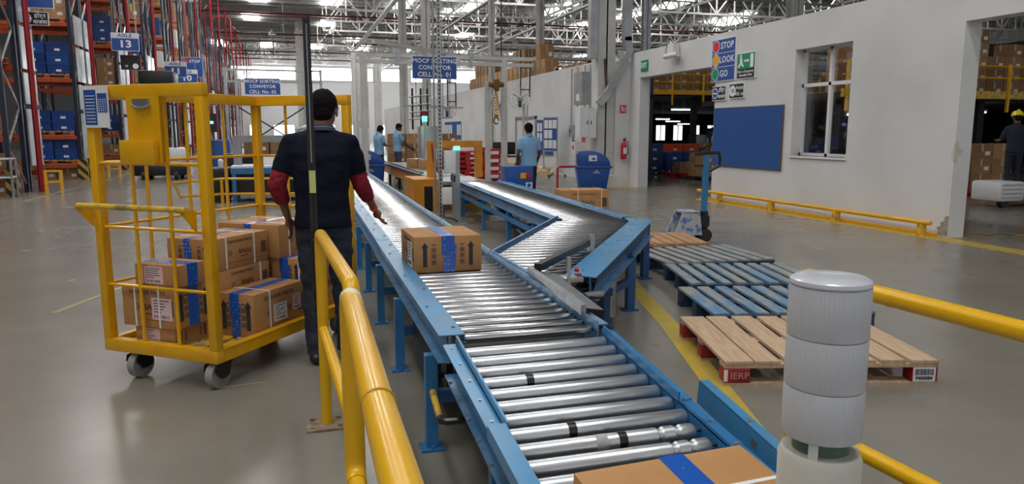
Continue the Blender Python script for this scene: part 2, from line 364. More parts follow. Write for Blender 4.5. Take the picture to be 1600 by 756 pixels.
# bare concrete where the plaster is chipped off the wall corner
struct('trim_1', MB().prismX([(7.9,.02),(8.08,.02),(8.05,.07),(8.09,.12),(8.02,.15),(8.03,.20),(7.97,.22),(7.96,.28),(7.9,.30)], XW-.004, XW), mat('bare_cement', (.36,.34,.31), .9, var=.3, vscale=20))
struct('trim_2', MB().prismX([(7.9,1.02),(7.92,1.05),(7.95,1.06),(7.935,1.12),(7.95,1.17),(7.915,1.20),(7.92,1.26),(7.9,1.28)], XW-.004, XW), 'offwhite')
struct('trim_3', MB().prismY([(XW,1.0),(XW+.06,1.04),(XW+.05,1.1),(XW+.12,1.13),(XW+.15,1.2),(XW+.08,1.22),(XW+.05,1.3),(XW,1.33)], 7.896, 7.9), 'offwhite')
# window in the partition
wn = struct('window_20', MB(), 'white') if False else None
fr = MB(); x0, x1 = XW+.17, XW+.23
fr.box(x0, x1, 9.95, 10.0, 1.02, 2.87).box(x0, x1, 11.29, 11.34, 1.02, 2.87).box(x0, x1, 9.95, 11.34, 1.02, 1.07).box(x0, x1, 9.95, 11.34, 2.82, 2.87)
fr.box(x0, x1, 10.60, 10.66, 1.02, 2.87).box(x0, x1, 9.95, 11.34, 2.22, 2.28).box(XW-.03, XW+.2, 9.93, 11.36, .985, 1.02)
wn = struct('window_%d' % (n+1), fr, 'white', label=None)
MB().box(x0+.02, x0+.025, 10.0, 11.3, 1.06, 2.83).build('pane', 'glass', wn)
# door far on the partition
dr = struct('door_1', MB().box(XW-.05, XW, 25.6, 25.72, 0, 2.0).box(XW-.05, XW, 28.0, 28.12, 0, 2.0).box(XW-.05, XW, 25.6, 28.12, 1.9, 2.0).box(XW-.02, XW, 25.72, 28.0, 0, 1.9, 1), ['galv', 'white'])
MB().box(XW-.06, XW-.02, 25.85, 25.9, .9, 1.05).build('door_handle', 'blackmetal', dr)
# markings on the floor
def flat(poly, name='floor_line', m='floorline', z=.003): return MB().prism(poly, 0, z).build(name, m, floor)
flat([(3.33,7.3),(3.46,7.3),(3.06,5.9),(2.78,4.85),(2.44,3.75),(2.06,2.55),(1.72,1.6),(1.56,1.6),(1.92,2.6),(2.30,3.8),(2.64,4.9),(2.92,5.95)])
flat([(8.28,4.5),(8.60,4.5),(8.60,7.8),(8.9,7.8),(8.9,7.93),(8.62,7.95),(8.62,13.9),(8.42,14.1),(8.3,13.9)])
flat([(8.28,17.3),(8.62,17.3),(8.62,18.0),(8.2,18.0),(8.0,19.0),(7.8,19.0),(7.95,17.7)])
flat([(4.9,11.0),(8.2,14.2),(8.2,14.28),(4.9,11.08)], m='linefaded')
flat([(-5.4,17.5),(-5.3,17.5),(-5.3,70),(-5.4,70)], m='linefaded'); flat([(5.0,19),(8.0,15.8),(8.0,15.88),(5.0,19.08)], m='linefaded')
flat([(9.2,7.9),(14.5,7.2),(14.5,7.32),(9.2,8.02)], 'hazard_floor_tape', 'hazard')
flat([(-.52,4.33),(-.18,4.36),(-.18,4.375),(-.52,4.345)], m='linefaded'); flat([(-1.9,6.6),(-.9,9.6),(-.84,9.6),(-1.84,6.6)], m='linefaded')
# guard rail at the foot of the partition
def foot_rail(name, y0, y1, lab):
    t = thing(name, lab, 'guard rail', (8.45, y0, 0))
    a = MB().tube([(8.45, y0, .19), (8.45, y1, .19)], .032, 12).build('rail', 'yellow', t, world=True)
    k = 0; y = y0+.15
    while y < y1:
        MB().box(8.40, 8.50, y-.04, y+.04, 0, .17).box(8.36, 8.62, y-.09, y+.09, 0, .012).build('post', 'yellowworn', t, world=True); y += 1.7
    MB().box(8.50, 8.60, y0, y1, .0, .05).build('kerb', 'yellow', t, world=True)
foot_rail('foot_rail', 8.0, 14.1, 'low yellow guard rail along the foot of the wall with the blue board')
foot_rail('foot_rail', 23.6, 32, 'low yellow guard rail behind the wheeled notice stand')

# ------------------------------------------------------------------ columns, trusses, services overhead
def column(x, y, wd, h, lab, m='steelwhite', grp=None):
    mb = MB().box(-wd/2, wd/2, -wd/2, -wd/2+.02, 0, h).box(-wd/2, wd/2, wd/2-.02, wd/2, 0, h).box(-.012, .012, -wd/2, wd/2, 0, h)
    o = mb.build('steel_column', m, label=lab, cat='column', group=grp); o.location = (x, y, 0); return o
bigcol = thing('steel_column', 'large cream steel column with ducts and cabinets beside the red extinguisher', 'column', (8.0, 18.25, 0))
MB().box(-.24, .24, -.2, -.17, 0, 12.4).box(-.24, .24, .17, .2, 0, 12.4).box(-.02, .02, -.2, .2, 0, 12.4).box(-.24, -.2, -.17, .17, 0, 12.4).build('shaft', 'steelwhite', bigcol)
MB().box(-.4, .4, -.4, .4, 0, .3).build('plinth', 'wall', bigcol)
column(5.25, 29, .32, 12.4, 'white steel column just left of the blue cell 01 sign')
column(8.15, 30, .22, 12.4, 'slim white column rising between the blue sign and the wall fan')
column(10.6, 31, .30, 12.4, 'white column standing behind the partition above the wall fan')
column(4.84, 55, .6, 7.0, 'thick white column above the left blue bin')
column(6.39, 55, .5, 7.0, 'white column right of the thick one behind the two workers')
column(5.57, 55, .22, 7.0, 'slim white column between the two thicker ones over the left bin')
column(1.6, 80, 1.0, 12.4, 'far wide white column under the daylight strip')
column(6.9, 46, .45, 12.4, 'white column behind the green signal lamp')
column(12.35, 24.5, .26, 12.4, 'slim grey column rising above the partition beside the exit doorway', 'galv')
column(18.6, 24.6, .45, 12.4, 'grey column top right above the partition')
MB().bar((5.5,54.5,5.0),(4.9,54.5,2.2),.22).build('column_brace', 'steelwhite', label='diagonal white brace leaning on the thick white column', cat='brace')
def truss(y, x0, x1, z0, z1, bay, lab, seg=.09):
    mb = MB(); mb.bar((x0,y,z0),(x1,y,z0),seg*1.6); mb.bar((x0,y,z1),(x1,y,z1),seg*1.6)
    x = x0; k = 0
    while x < x1-.01:
        a, b = (z0, z1) if k % 2 == 0 else (z1, z0)
        mb.bar((x,y,a),(x+bay,y,b),seg); mb.bar((x,y,z0),(x,y,z1),seg); x += bay; k += 1
    return mb.build('roof_truss', 'steelwhite', label=lab, cat='roof truss', group='roof trusses across the hall')
for i, y in enumerate([46, 52, 58, 64, 70, 76, 82, 88, 94, 100, 106]):
    truss(y, 3.4 if y < 84 else -14, 74, 10.4-.0*i, 12.35, 1.6, 'white lattice roof truss spanning the hall')
for i, x in enumerate([13, 21, 30, 40, 52]):
    mb = MB(); y = 40
    mb.bar((x,40,10.9),(x,109,10.9),.14); k = 0
    while y < 108: mb.bar((x,y,10.9 if k%2 else 12.3),(x,y+1.5,12.3 if k%2 else 10.9),.09); y += 1.5; k += 1
    mb.build('roof_girder', 'steelwhite', label='white lattice girder running down the hall under the roof', cat='roof girder', group='girders along the hall')
for i, (y, z) in enumerate([(60,10.2),(66,10.9),(74,10.4),(83,10.7),(92,10.6),(99,10.4)]):
    t = thing('sprinkler_pipe', 'thin dark red sprinkler pipe crossing under the roof', 'pipe', (0, y, z), group='sprinkler pipes across the roof')
    MB().tube([(-6,0,0),(74,0,0)], .07, 8).build('pipe_run', 'cable', t)
    for x in (0, 12, 24, 40, 60): MB().box(x-.012,x+.012,-.012,.012,0,12.39-z).build('hanger', 'galv', t)
for i, (x, z) in enumerate([(4.6,6.9),(9.5,7.6),(14.8,7.7)]):
    mb = MB(); y1_ = 52 if i == 0 else 80
    mb.bar((x,24,z),(x,y1_,z),.20,.03)
    mb.box(x-.11,x-.09,24,y1_,z,z+.08).box(x+.09,x+.11,24,y1_,z,z+.08)
    for yy in range(26, y1_, 6): mb.box(x-.01,x+.01,yy-.01,yy+.01,z,12.39)
    mb.build('cable_tray', 'galv', label=['perforated cable tray above the raised black pole', 'bright cable tray over the blue cell 01 sign', 'bright cable tray over the cartons behind the partition'][i], cat='cable tray')
for i, (x, y) in enumerate([(4.0,70),(-1,72),(7,80),(14,64),(22,72),(30,61.5)]):
    t = thing('high_bay_lamp', 'bell shaped high bay lamp hanging under the roof', 'lamp', (x, y, 10.1), group='high bay lamps')
    MB().lathe([(.05,.45),(.12,.4),(.16,.25),(.34,.0),(.36,0)], 16).build('shade', 'galv', t)
    MB().cyl((0,0,.45),(0,0,2.495),.015,n=6).build('cord', 'blackmetal', t)
# crane frame over the conveyors
cf = thing('crane_frame', 'light grey overhead crane frame above the conveyor cells', 'frame', (1.9, 19, 0))
for z in (3.33, 3.17): MB().bar((1.7,19,z),(6.3,19,z),.1,.09).build('beam', 'steelwhite', cf, world=True)
MB().bar((1.9,17,3.42),(6.0,21,3.42),.08,.08).build('beam', 'steelwhite', cf, world=True)
for x in (1.85, 5.5): MB().box(x-.07,x+.07,18.93,19.07,0,3.3).build('post', 'steelwhite', cf, world=True)
MB().box(5.0,5.12,19.0,19.12,0,2.75).build('post', 'steelwhite', cf, world=True)
for (a, b) in [((5.06,19,2.0),(5.35,19,2.7)), ((5.45,19,1.7),(5.2,19,2.8))]: MB().bar(a, b, .04).build('brace', 'galv', cf, world=True)
for x in (2.7, 3.4, 4.6): MB().box(x-.05,x+.05,18.9,19.1,3.1,3.5).build('trolley_bracket', 'galv', cf, world=True)
ho = thing('chain_hoist', 'rusty yellow electric hoist with a coiled cord hanging by the crane posts', 'hoist', (5.23, 18.8, 2.55))
MB().cyl((-.15,0,.1),(.13,0,.1),.075,n=14).cyl((-.2,0,.1),(-.15,0,.1),.06,n=12).sphere((.15,0,.1),(.07,.07,.07)).box(-.08,.06,-.1,.1,.0,.22).cyl((.02,-.08,-.03),(.02,.08,-.03),.05,n=12).build('motor_body', 'gold', ho)
MB().tube([(.05*math.cos(a*.8), .05*math.sin(a*.8), -.15-.0085*a) for a in range(70)], .012, 5).tube([(0,0,0),(0,0,-.16)],.01,5).build('coil_cord', 'yellow', ho)
MB().tube([(.07*math.cos(t), 0, -.83+.08*math.sin(t)) for t in [k*.5 for k in range(12)]], .02, 6).box(-.05,.05,-.03,.03,-.76,-.68).build('hook', 'gold', ho)

# ------------------------------------------------------------------ signs
def board(name, lab, cat, loc, rz, wd, ht, face, frame='alu', th=.03, grp=None):
    t = thing(name, lab, cat, loc, rz, grp)
    MB().box(-wd/2, wd/2, 0, th, -ht/2, ht/2).build('frame', frame, t)
    MB().box(-wd/2+.015, wd/2-.015, -.004, 0, -ht/2+.015, ht/2-.015).build('panel', face, t)
    return t
def lettering(t, lines, m='signwhite', name='lettering'):
    mb = MB()
    for (s, size, x, z, *k) in lines: mb.text(s, size, x, z, bold=.018, spacing=1.06, sx=k[0] if k else 1, align=k[1] if len(k) > 1 else 'CENTER', y=-.0055)
    return mb.build(name, m, t)
t = board('cell_sign', 'blue hanging sign reading MOCP SORTING CONVEYOR CELL No. 01', 'sign', (3.58, 18.6, 3.02), 0, 1.14, .56, 'signblue', 'signwhite')
lettering(t, [('MOCP SORTING', .145, 0, .16), ('CONVEYOR', .145, 0, 0), ('CELL No. 01', .155, 0, -.17)])
for x in (-.45, .45): MB().box(x-.015, x+.015, 0, .02, .27, .4).build('hanger', 'galv', t)
t = board('cell_sign', 'blue sign reading MOCP SORTING CONVEYOR CELL No. 02 above the cart', 'sign', (-.68, 24, 2.79), 0, 1.05, .50, 'signblue', 'signwhite')
lettering(t, [('MOCP SORTING', .135, 0, .15), ('CONVEYOR', .135, 0, 0), ('CELL No. 02', .14, 0, -.16)])
for x in (-.45, .45): MB().box(x-.015, x+.015, 0, .02, .25, .52).box(x-.015,x+.015,.02,.30,.49,.52).build('hanger', 'galv', t)
sf = thing('sign_frame', 'grey lattice frame holding the cell 02 sign', 'frame', (-1.6, 24.3, 0))
for x in (-1.75, -1.45, .55, 1.05): MB().box(x-.04, x+.04, 24.26, 24.34, 0, 3.35).build('post', 'galv', sf, world=True)
for z in (2.95, 3.3): MB().bar((-1.8,24.3,z),(1.1,24.3,z),.06).build('beam', 'galv', sf, world=True)
for a, b in [((-1.45,24.3,.9),(.55,24.3,2.2)), ((.55,24.3,.9),(-1.45,24.3,2.2))]: MB().bar(a, b, .04).build('brace', 'blackmetal', sf, world=True)
def hang(t, wd, ht):
    for x in (-wd*.4, wd*.4): MB().box(x-.007, x+.007, .008, .022, ht/2, 12.39-t.location.z).build('hanger', 'galv', t)
def aisle(num, loc, wd, ht, lab):
    t = board('aisle_sign', lab, 'sign', loc, 0, wd, ht, 'signblue', 'signwhite')
    MB().box(-wd/2+.015, wd/2-.015, -.006, -.003, ht*.2, ht/2-.015).build('header', 'paper', t)
    MB().text('AISLE', ht*.26, 0, ht*.34, sx=1.2, y=-.008).build('header_lettering', 'signblue', t)
    MB().text(num, ht*.55, 0, -ht*.13, sx=1.25, y=-.006, bold=.03).build('lettering', 'signwhite', t)
    hang(t, wd, ht); return t
aisle('13', (-5.0, 27.5, 4.35), .83, .58, 'nearest blue and white hanging sign, reading AISLE 13')
aisle('11', (-4.3, 33.5, 3.95), .85, .62, 'hanging sign reading AISLE 11 at the left of the STOP sign')
aisle('10', (-4.6, 39.6, 4.08), .98, .66, 'hanging sign reading AISLE 10 just below the STOP sign')
t = board('stop_sign', 'blue sign with a red dot reading STOP behind the AISLE 10 sign', 'sign', (-4.35, 39.9, 4.55), 0, .95, .95, 'signblue', 'signwhite')
hang(t,.95,.95); lettering(t, [('STOP', .2, .12, .28)]); MB().disc((-.3,.28), .13, y=-.0045).build('red_dot', 'signred', t)
t = board('aisle_sign', 'small blue sign reading UB low among the far racks', 'sign', (-4.9, 46, 3.60), 0, .95, .62, 'signblue', 'signwhite'); hang(t,.9,.62); lettering(t, [('UB', .36, 0, -.02)])
t = board('aisle_sign', 'farthest small blue sign reading 7 behind the UB sign', 'sign', (-4.75, 52, 3.35), 0, .8, .5, 'signblue', 'signwhite'); hang(t,.8,.5); lettering(t, [('7', .36, 0, -.02)])
t = board('horn_sign', 'black sign with a horn disc and Marathi words high on the left rack', 'sign', (-5.75, 20.9, 4.14), 0, .62, .32, 'signblack', 'signwhite')
lettering(t, [('हॉर्न', .13, .13, .06), ('वाजवा', .12, .13, -.08)])
MB().disc((-.17, 0), .12, y=-.0045).build('disc', 'signwhite', t); MB().disc((-.17, 0), .10, y=-.0066).build('disc', 'signblue', t)
MB().box(-.25,-.09,-.011,-.009,-.015,.015).disc((-.24,0),.03,y=-.0088).disc((-.1,0),.03,y=-.0088).build('horn_symbol', 'signwhite', t)
t = board('aisle_sign', 'blue sign cut off at the top left above the horn sign', 'sign', (-5.75, 20.8, 4.62), 0, .95, .5, 'signblue', 'signwhite')
t = board('speed_sign', 'dark sign with two white discs below the AISLE 13 sign', 'sign', (-4.93, 27.8, 3.72), 0, .62, .48, 'signblack', 'signblue'); hang(t,.6,.48)
lettering(t, [('10', .1, -.14, -.12)], 'signwhite'); MB().disc((.14,-.12), .09, y=-.0045).build('disc', 'signwhite', t)
# wall signs, facing the hall (local x runs toward the camera)
WR = R(-90)
t = board('traffic_sign', 'tall blue sign with red, amber and green discs reading STOP LOOK GO', 'sign', (XW-.03, 13.59, 2.90), WR, .86, .86, 'signblue', 'signwhite')
lettering(t, [('STOP', .185, .13, .28), ('LOOK', .185, .13, 0), ('GO', .185, .04, -.28)])
MB().box(-.41,.41,-.006,-.004,.135,.145).box(-.41,.41,-.006,-.004,-.145,-.135).build('divider', 'signwhite', t)
for z, c in ((.28,'signred'),(0,'signamber'),(-.28,'signgreen')):
    MB().disc((-.27, z), .125, y=-.0045).build('disc_rim', 'signwhite', t); MB().disc((-.27, z), .112, y=-.0066).build('disc', c, t)
t = board('exit_route_sign', 'green running man sign reading Way to Emergency Assembly Point', 'sign', (XW-.03, 12.79, 2.72), WR, .60, .50, 'signblack', 'signwhite')
MB().box(-.285,.285,-.006,-.004,-.06,.235).build('green_panel', 'signgreen', t)
MB().box(.15,.25,-.009,-.006,-.04,.21).box(-.06,.08,-.009,-.006,.075,.11).disc((-.17,.19),.03,y=-.006).prismY([(-.2,.15),(-.13,.16),(-.11,.06),(-.06,0),(-.09,-.03),(-.15,.03),(-.22,-.03),(-.26,-.01),(-.19,.06)], -.009,-.006).prismY([(.06,.13),(.12,.092),(.06,.055)],-.009,-.006).build('running_man', 'signwhite', t)
lettering(t, [('Way to Emergency', .065, 0, -.11), ('Assembly Point', .065, 0, -.18)])
t = board('horn_sign', 'small black sign with blue horn disc below the traffic sign', 'sign', (XW-.03, 13.70, 2.23), WR, .50, .30, 'signblack', 'signwhite')
lettering(t, [('हॉर्न', .11, .1, .06), ('वाजवा', .10, .1, -.07)])
MB().disc((-.14, 0), .11, y=-.0045).build('disc', 'signwhite', t); MB().disc((-.14, 0), .09, y=-.0066).build('disc', 'signblue', t); MB().box(-.21,-.07,-.011,-.009,-.013,.013).build('horn_symbol', 'signwhite', t)
t = board('speed_sign', 'small black sign with a white disc reading 10 beside the horn sign', 'sign', (XW-.03, 13.07, 2.25), WR, .50, .30, 'signblack', 'signwhite')
MB().disc((-.13, 0), .11, y=-.0045).build('disc', 'signwhite', t); lettering(t, [('वेगमर्यादा', .08, .11, .05, .8), ('कि.मी. / तास', .075, .11, -.07, .8)])
MB().text('10', .11, -.13, 0, y=-.0085).build('numeral', 'ink', t)
t = board('notice_board', 'large empty blue felt board in a brown frame on the white wall', 'board', (XW-.03, 12.72, 1.33), WR, 2.30, 1.20, 'felt', 'woodframe', th=.035)
t = board('exit_sign', 'green EXIT sign above the doorway corner', 'sign', (XW-.03, 17.15, 3.08), WR, .36, .26, 'signgreen', 'signgreen'); lettering(t, [('EXIT', .17, 0, 0, .85)])
t = board('fire_notice', 'small red notice on the pier above the extinguisher', 'sign', (8.46, 17.97, 2.03), 0, .17, .2, 'signred', 'signred'); MB().box(-.06,.06,-.007,-.004,.0,.02).box(-.06,.06,-.007,-.004,-.05,-.03).box(-.06,-.02,-.007,-.004,.03,.07).build('print', 'signwhite', t)
t = board('notice_board', 'blue board with pinned white sheets on the wall behind the notice stand', 'board', (XW-.03, 24.65, 1.24), WR, 1.75, 1.24, 'felt', 'alu')
for i, (x, z) in enumerate([(-.7,.35),(-.4,.35),(-.7,-.0),(-.4,.0),(.1,.35),(.4,.35),(.1,-.1),(.4,-.1),(.65,.3)]):
    MB().box(x-.11,x+.11,-.008,-.004,z-.15,z+.15).build('paper_sheet', 'paper', t)
t = board('notice_board', 'distant blue board with white sheets above the orange machine', 'board', (XW-.03, 39.9, 1.50), WR, 4.2, .95, 'felt', 'alu')
for x in (-1.8,-1.3,-.8,-.3,1.3,1.8): MB().box(x-.18,x+.18,-.008,-.004,-.25,.3).build('paper_sheet', 'paper', t)
# wheeled notice stand
ns = thing('notice_stand', 'grey wheeled frame stand with white sheets on blue squares', 'stand', (8.1, 22.6, 0), R(-78))
for x in (-.42, .42):
    MB().bar((x,0,.25),(x,0,1.9),.035).build('post', 'alu', ns)
    MB().bar((x,-.3,.07),(x,0,.32),.03).bar((x,.3,.07),(x,0,.32),.03).build('foot', 'alu', ns)
    for y in (-.3,.3): MB().cyl((x-.015,y,.04),(x+.015,y,.04),.04,n=12).build('caster', 'tyre', ns)
MB().bar((-.42,0,1.88),(.42,0,1.88),.035).bar((-.42,0,.82),(.42,0,.82),.035).bar((-.42,0,.3),(.42,0,.3),.02).build('crossbar', 'alu', ns)
MB().box(-.40,.40,-.01,.01,.84,1.86).build('panel', 'felt', ns)
for i in range(3):
    for j in range(3):
        if (i, j) in ((2,1),): continue
        MB().box(-.37+i*.26,-.15+i*.26,-.014,-.010,.90+j*.32,1.17+j*.32).build('paper_sheet', 'paper', ns)

# wall mounted lamp above the doorway
t = thing('emergency_lamp', 'white twin emergency lamp with cable above the doorway', 'lamp', (XW-.02, 15.55, 3.22), WR)
MB().box(-.12,.12,-.16,0,.0,.22).build('housing', 'white', t); MB().cyl((-.3,-.14,-.05),(.3,-.14,-.05),.06,n=14).build('lamp_tube', 'white', t)
MB().tube([(-.1,-.05,.2),(-.2,-.06,.3),(-.34,-.05,.28),(-.42,-.05,.1),(-.4,-.03,-.1)],.012,6).build('cable', 'galv', t)
# extinguisher
t = thing('fire_extinguisher', 'red fire extinguisher hanging on the white pier', 'extinguisher', (8.46, 17.88, .72))
MB().lathe([(.03,0),(.075,.01),(.08,.04),(.08,.36),(.06,.43),(.025,.47),(.02,.5)], 18).build('cylinder', 'red', t)
MB().box(-.02,.06,-.015,.015,.5,.52).bar((-.01,0,.53),(.07,0,.56),.02).cyl((0,0,.49),(0,0,.53),.022).build('valve_handle', 'black', t)
MB().tube([(.02,0,.5),(.1,-.02,.46),(.11,-.02,.3),(.09,-.02,.12)],.012,7).build('hose', 'black', t)
MB().box(-.05,.05,-.083,-.078,.14,.3).build('label_sheet', 'paper', t)
# panels and conduits round the big column
t = thing('electrical_cabinet', 'tall white electrical cabinet pair on the big column', 'cabinet', (7.5, 18.1, 1.3))
MB().box(-.24,.0,-.1,.25,0,.78).build('body', 'white', t); MB().box(.01,.20,-.14,.2,-.02,.74).build('body', 'white', t)
for x in (-.05, .05): MB().box(x-.01,x+.01,-.155,-.14,.32,.42).build('handle', 'blackmetal', t)
t = thing('switch_box', 'grey switch box with cables mounted right of the notice stand', 'electrical box', (8.35, 20.9, 1.28), WR)
MB().box(-.22,.12,-.2,.0,0,.34).build('body', 'galv', t); MB().box(.14,.42,-.28,0,.02,.3).build('body', 'duct', t)
MB().box(-.1,-.02,-.22,-.2,.12,.22).build('switch_handle', 'black', t)
MB().tube([(-.1,-.1,0),(-.15,-.1,-.25),(-.05,-.1,-.3),(0,-.1,-.1)],.02,6).build('cable', 'black', t)
t = thing('meter_box', 'grey meter box with small labels high beside the cabinet', 'electrical box', (8.2, 19.9, 2.2), WR); MB().box(-.3,.3,-.25,0,0,.9).build('body', 'duct', t); MB().box(-.12,.12,-.26,-.25,.1,.3).build('label_sheet', 'paper', t)
t = thing('control_cabinet', 'pale panel with a red mark under the cabinets', 'electrical box', (8.2, 19.3, .85), WR); MB().box(-.2,.5,-.3,0,0,.9).build('body', 'offwhite', t); MB().box(-.12,.1,-.31,-.3,.3,.75).build('red_mark', 'signred', t)
for i, y in enumerate([20.6, 21.0, 21.6, 22.1]):
    MB().tube([(XW-.04,y,1.6),(XW-.04,y,3.4)],.022,8).build('conduit', 'galv', label='vertical grey conduit on the wall above the switch box', cat='conduit', group='conduits above the switch box')
t = thing('air_duct', 'galvanised duct bending down and across the big cream column', 'duct', (8.0, 17.9, 2.2))
MB().bar((8.46,17.85,12.4),(8.46,17.85,3.75),.2,.2).bar((8.46,17.85,3.85),(8.52,17.85,3.45),.2,.2).bar((8.52,17.85,3.5),(7.9,17.85,2.35),.19,.17).bar((7.95,17.85,2.42),(7.72,17.9,2.15),.22,.2).build('duct_run', 'duct', t, world=True)
MB().box(8.2,8.35,17.8,17.83,3.3,3.5).box(8.36,8.62,17.8,17.83,4.3,4.34).build('strap_bracket', 'galv', t, world=True)
t = MB().box(7.52,7.73,18.0,18.2,3.3,12.4).build('air_duct', 'duct', label='straight galvanised duct on the left face of the big cream column', cat='duct')
MB().tube([(7.9,17.95,3.3),(7.95,17.93,2.6),(7.85,17.93,2.2)],.03,7).build('cable_bundle', 'cable', label='dark cable bundle dropping down the big column', cat='cable')
t = thing('fire_alarm_box', 'pale box with round red dial on the wall behind the right blue bin', 'electrical box', (8.2,20.4,1.4), WR); MB().box(-.1,.2,-.2,0,-.62,-.25).build('body', 'white', t); MB().disc((.05,-.42),.07,y=-.2).build('dial', 'signred', t)

# fans
def fan(loc, lab, s=1):
    t = thing('wall_fan', lab, 'fan', loc, R(-10), 'fans on drop frames')
    for x in (-.13, .13): MB().bar((x*s,0,.1),(x*s,0,1.4*s),.04*s).build('hanger', 'blackmetal', t)
    MB().bar((-.13*s,0,.9*s),(.13*s,0,.9*s),.03).bar((-.13*s,0,.3*s),(.13*s,0,.3*s),.03).build('crossbar', 'blackmetal', t)
    c = MB()
    for r in (.3, .2, .1): c.tube([(r*s*math.cos(a)-.16*s, -.12, r*s*math.sin(a)+.05) for a in [k*math.pi/14 for k in range(28)]], .006, 4, closed=True)
    for k in range(12): a = k*math.pi/6; c.tube([(-.16*s,-.2,.05),(.3*s*math.cos(a)-.16*s,-.12,.3*s*math.sin(a)+.05)],.004,4)
    c.build('cage', 'galv', t)
    b = MB()
    for k in range(3):
        a = k*2.1+.5; b.bar((-.16*s,-.14,.05),(-.16*s+.24*s*math.cos(a),-.15,.05+.24*s*math.sin(a)),.09*s,.012)
    b.build('blade', 'blackmetal', t); MB().cyl((-.16*s,-.16,.05),(-.16*s,.12,.05),.07*s,n=12).build('motor', 'galv', t)
    return t
fan((6.4,20,2.3), 'caged wall fan nearest the big cream column')
fan((4.35,20.2,2.0), 'small caged fan to the right of the green signal lamp', .85)
MB().tube([(6.36,20,2.2),(6.36,20,0)],.04,8).tube([(6.47,20,2.2),(6.47,20,0)],.02,8).build('fan_post', 'steelwhite', label='white pole pair under the wall fan', cat='pole')
MB().tube([(5.6,19.6,8),(5.6,19.6,2.3),(5.55,19.6,2.05),(5.4,19.6,2.0)],.015,6).build('hanging_cable', 'black', label='thin black cable hanging beside the crane post', cat='cable')

# ================================================================== RACKS on the left
def carton_simple(name, w_, d_, h_, m='cardfar'):
    mb = MB().box(-w_/2, w_/2, -d_/2, d_/2, 0, h_, 0)
    mb.box(-.03, .03, -d_/2-.002, d_/2+.002, h_*.5, h_+.002, 1).box(-w_/2-.002, w_/2+.002, -.03, .03, h_*.5, h_+.002, 1)
    mb.box(w_*.15, w_*.38, -d_/2-.003, -d_/2, h_*.25, h_*.5, 2)
    return mb.mesh(name, [m, 'tapefar', 'paper'])
CART_A = carton_simple('carton', .58, .40, .34); CART_B = carton_simple('carton', .38, .40, .26); CART_C = carton_simple('carton', .56, .55, .62)
def crate_mesh(w_, d_, h_, m):
    mb = MB(); t = .018
    mb.box(-w_/2, w_/2, -d_/2, d_/2, 0, .02, 0)
    for s in (-1, 1):
        mb.box(-w_/2, w_/2, s*d_/2-(t if s > 0 else 0), s*d_/2+(0 if s > 0 else t), 0, h_, 0)
        mb.box(s*w_/2-(t if s > 0 else 0), s*w_/2+(0 if s > 0 else t), -d_/2+t, d_/2-t, 0, h_, 0)
        mb.box(-w_/2-.012, w_/2+.012, s*(d_/2+.006)-.008, s*(d_/2+.006)+.008, h_-.05, h_, 0)
        mb.box(-w_/2-.012, w_/2+.012, s*(d_/2+.006)-.006, s*(d_/2+.006)+.006, h_*.45, h_*.5, 0)
        mb.box(s*(w_/2+.006)-.008, s*(w_/2+.006)+.008, -d_/2, d_/2, h_-.05, h_, 0)
        for k in range(6): x = -w_/2+.03+k*(w_-.06)/5; mb.box(x-.008, x+.008, s*(d_/2+.005)-.006, s*(d_/2+.005)+.006, 0, h_-.05, 0)
    mb.box(-.07, .07, -d_/2-.016, -d_/2-.012, h_*.2, h_*.42, 1)
    return mb.mesh('crate', [m, 'paper'])
CRATE_B = crate_mesh(.6, .4, .30, 'crateblue'); CRATE_R = crate_mesh(.6, .4, .28, 'cratered')
def put(name, me, loc, rz, lab, cat, grp):
    o = bpy.data.objects.new(name, me); COL.objects.link(o); o.location = loc; o.rotation_euler = (0, 0, rz); return tag(o, lab, cat, grp)
def pallet_mesh_simple(w_, d_, m, m2):
    mb = MB()
    for i in range(7): x = -w_/2+.05+i*(w_-.1)/6; mb.box(x-.05, x+.05, -d_/2, d_/2, .122, .14, 0)
    for y in (-d_/2+.05, 0, d_/2-.05):
        mb.box(-w_/2, w_/2, y-.05, y+.05, .10, .122, 0); mb.box(-w_/2, w_/2, y-.05, y+.05, 0, .02, 0)
        for x in (-w_/2+.07, 0, w_/2-.07): mb.box(x-.07, x+.07, y-.05, y+.05, .02, .10, 1)
    return mb.mesh('pallet', [m, m2])
PAL_O = pallet_mesh_simple(1.2, 1.0, 'palletorange', 'rackorange'); PAL_D = pallet_mesh_simple(1.2, 1.0, 'palletdark', 'palletnavy'); PAL_R = pallet_mesh_simple(1.2, 1.0, 'red', 'red')
LV = [.46, 1.32, 3.0, 4.62, 6.3, 7.95]
ordn = ['first', 'second', 'third', 'fourth', 'fifth', 'sixth', 'seventh', 'eighth', 'ninth', 'tenth', 'eleventh', 'twelfth', 'thirteenth', 'fourteenth', 'fifteenth']
XR = -6.0
def beam_mesh():
    return MB().box(-2.7, 0, -.025, .025, -.11, 0).mesh('beam', ['rackorange'])
BEAM = beam_mesh()
UPR = MB().box(-.05, .05, -.04, .04, 0, 10.2).mesh('upright', ['rackblue'])
brc = MB(); z = .2; k = 0
while z < 9.6: brc.bar((0,-.5 if k%2 else .5,z),(0,.5 if k%2 else -.5,z+.9),.035); z += .9; k += 1
BRACE = brc.mesh('frame_brace', ['galv'])
EP = [(.62,1.98),(2.1,2.84),(2.93,3.93),(4.02,4.87)]
panmat = mat('laminated_rack_sheet', (.62,.66,.70), .25, col2=(.45,.50,.55), vscale=3, vth=(.3,.7))
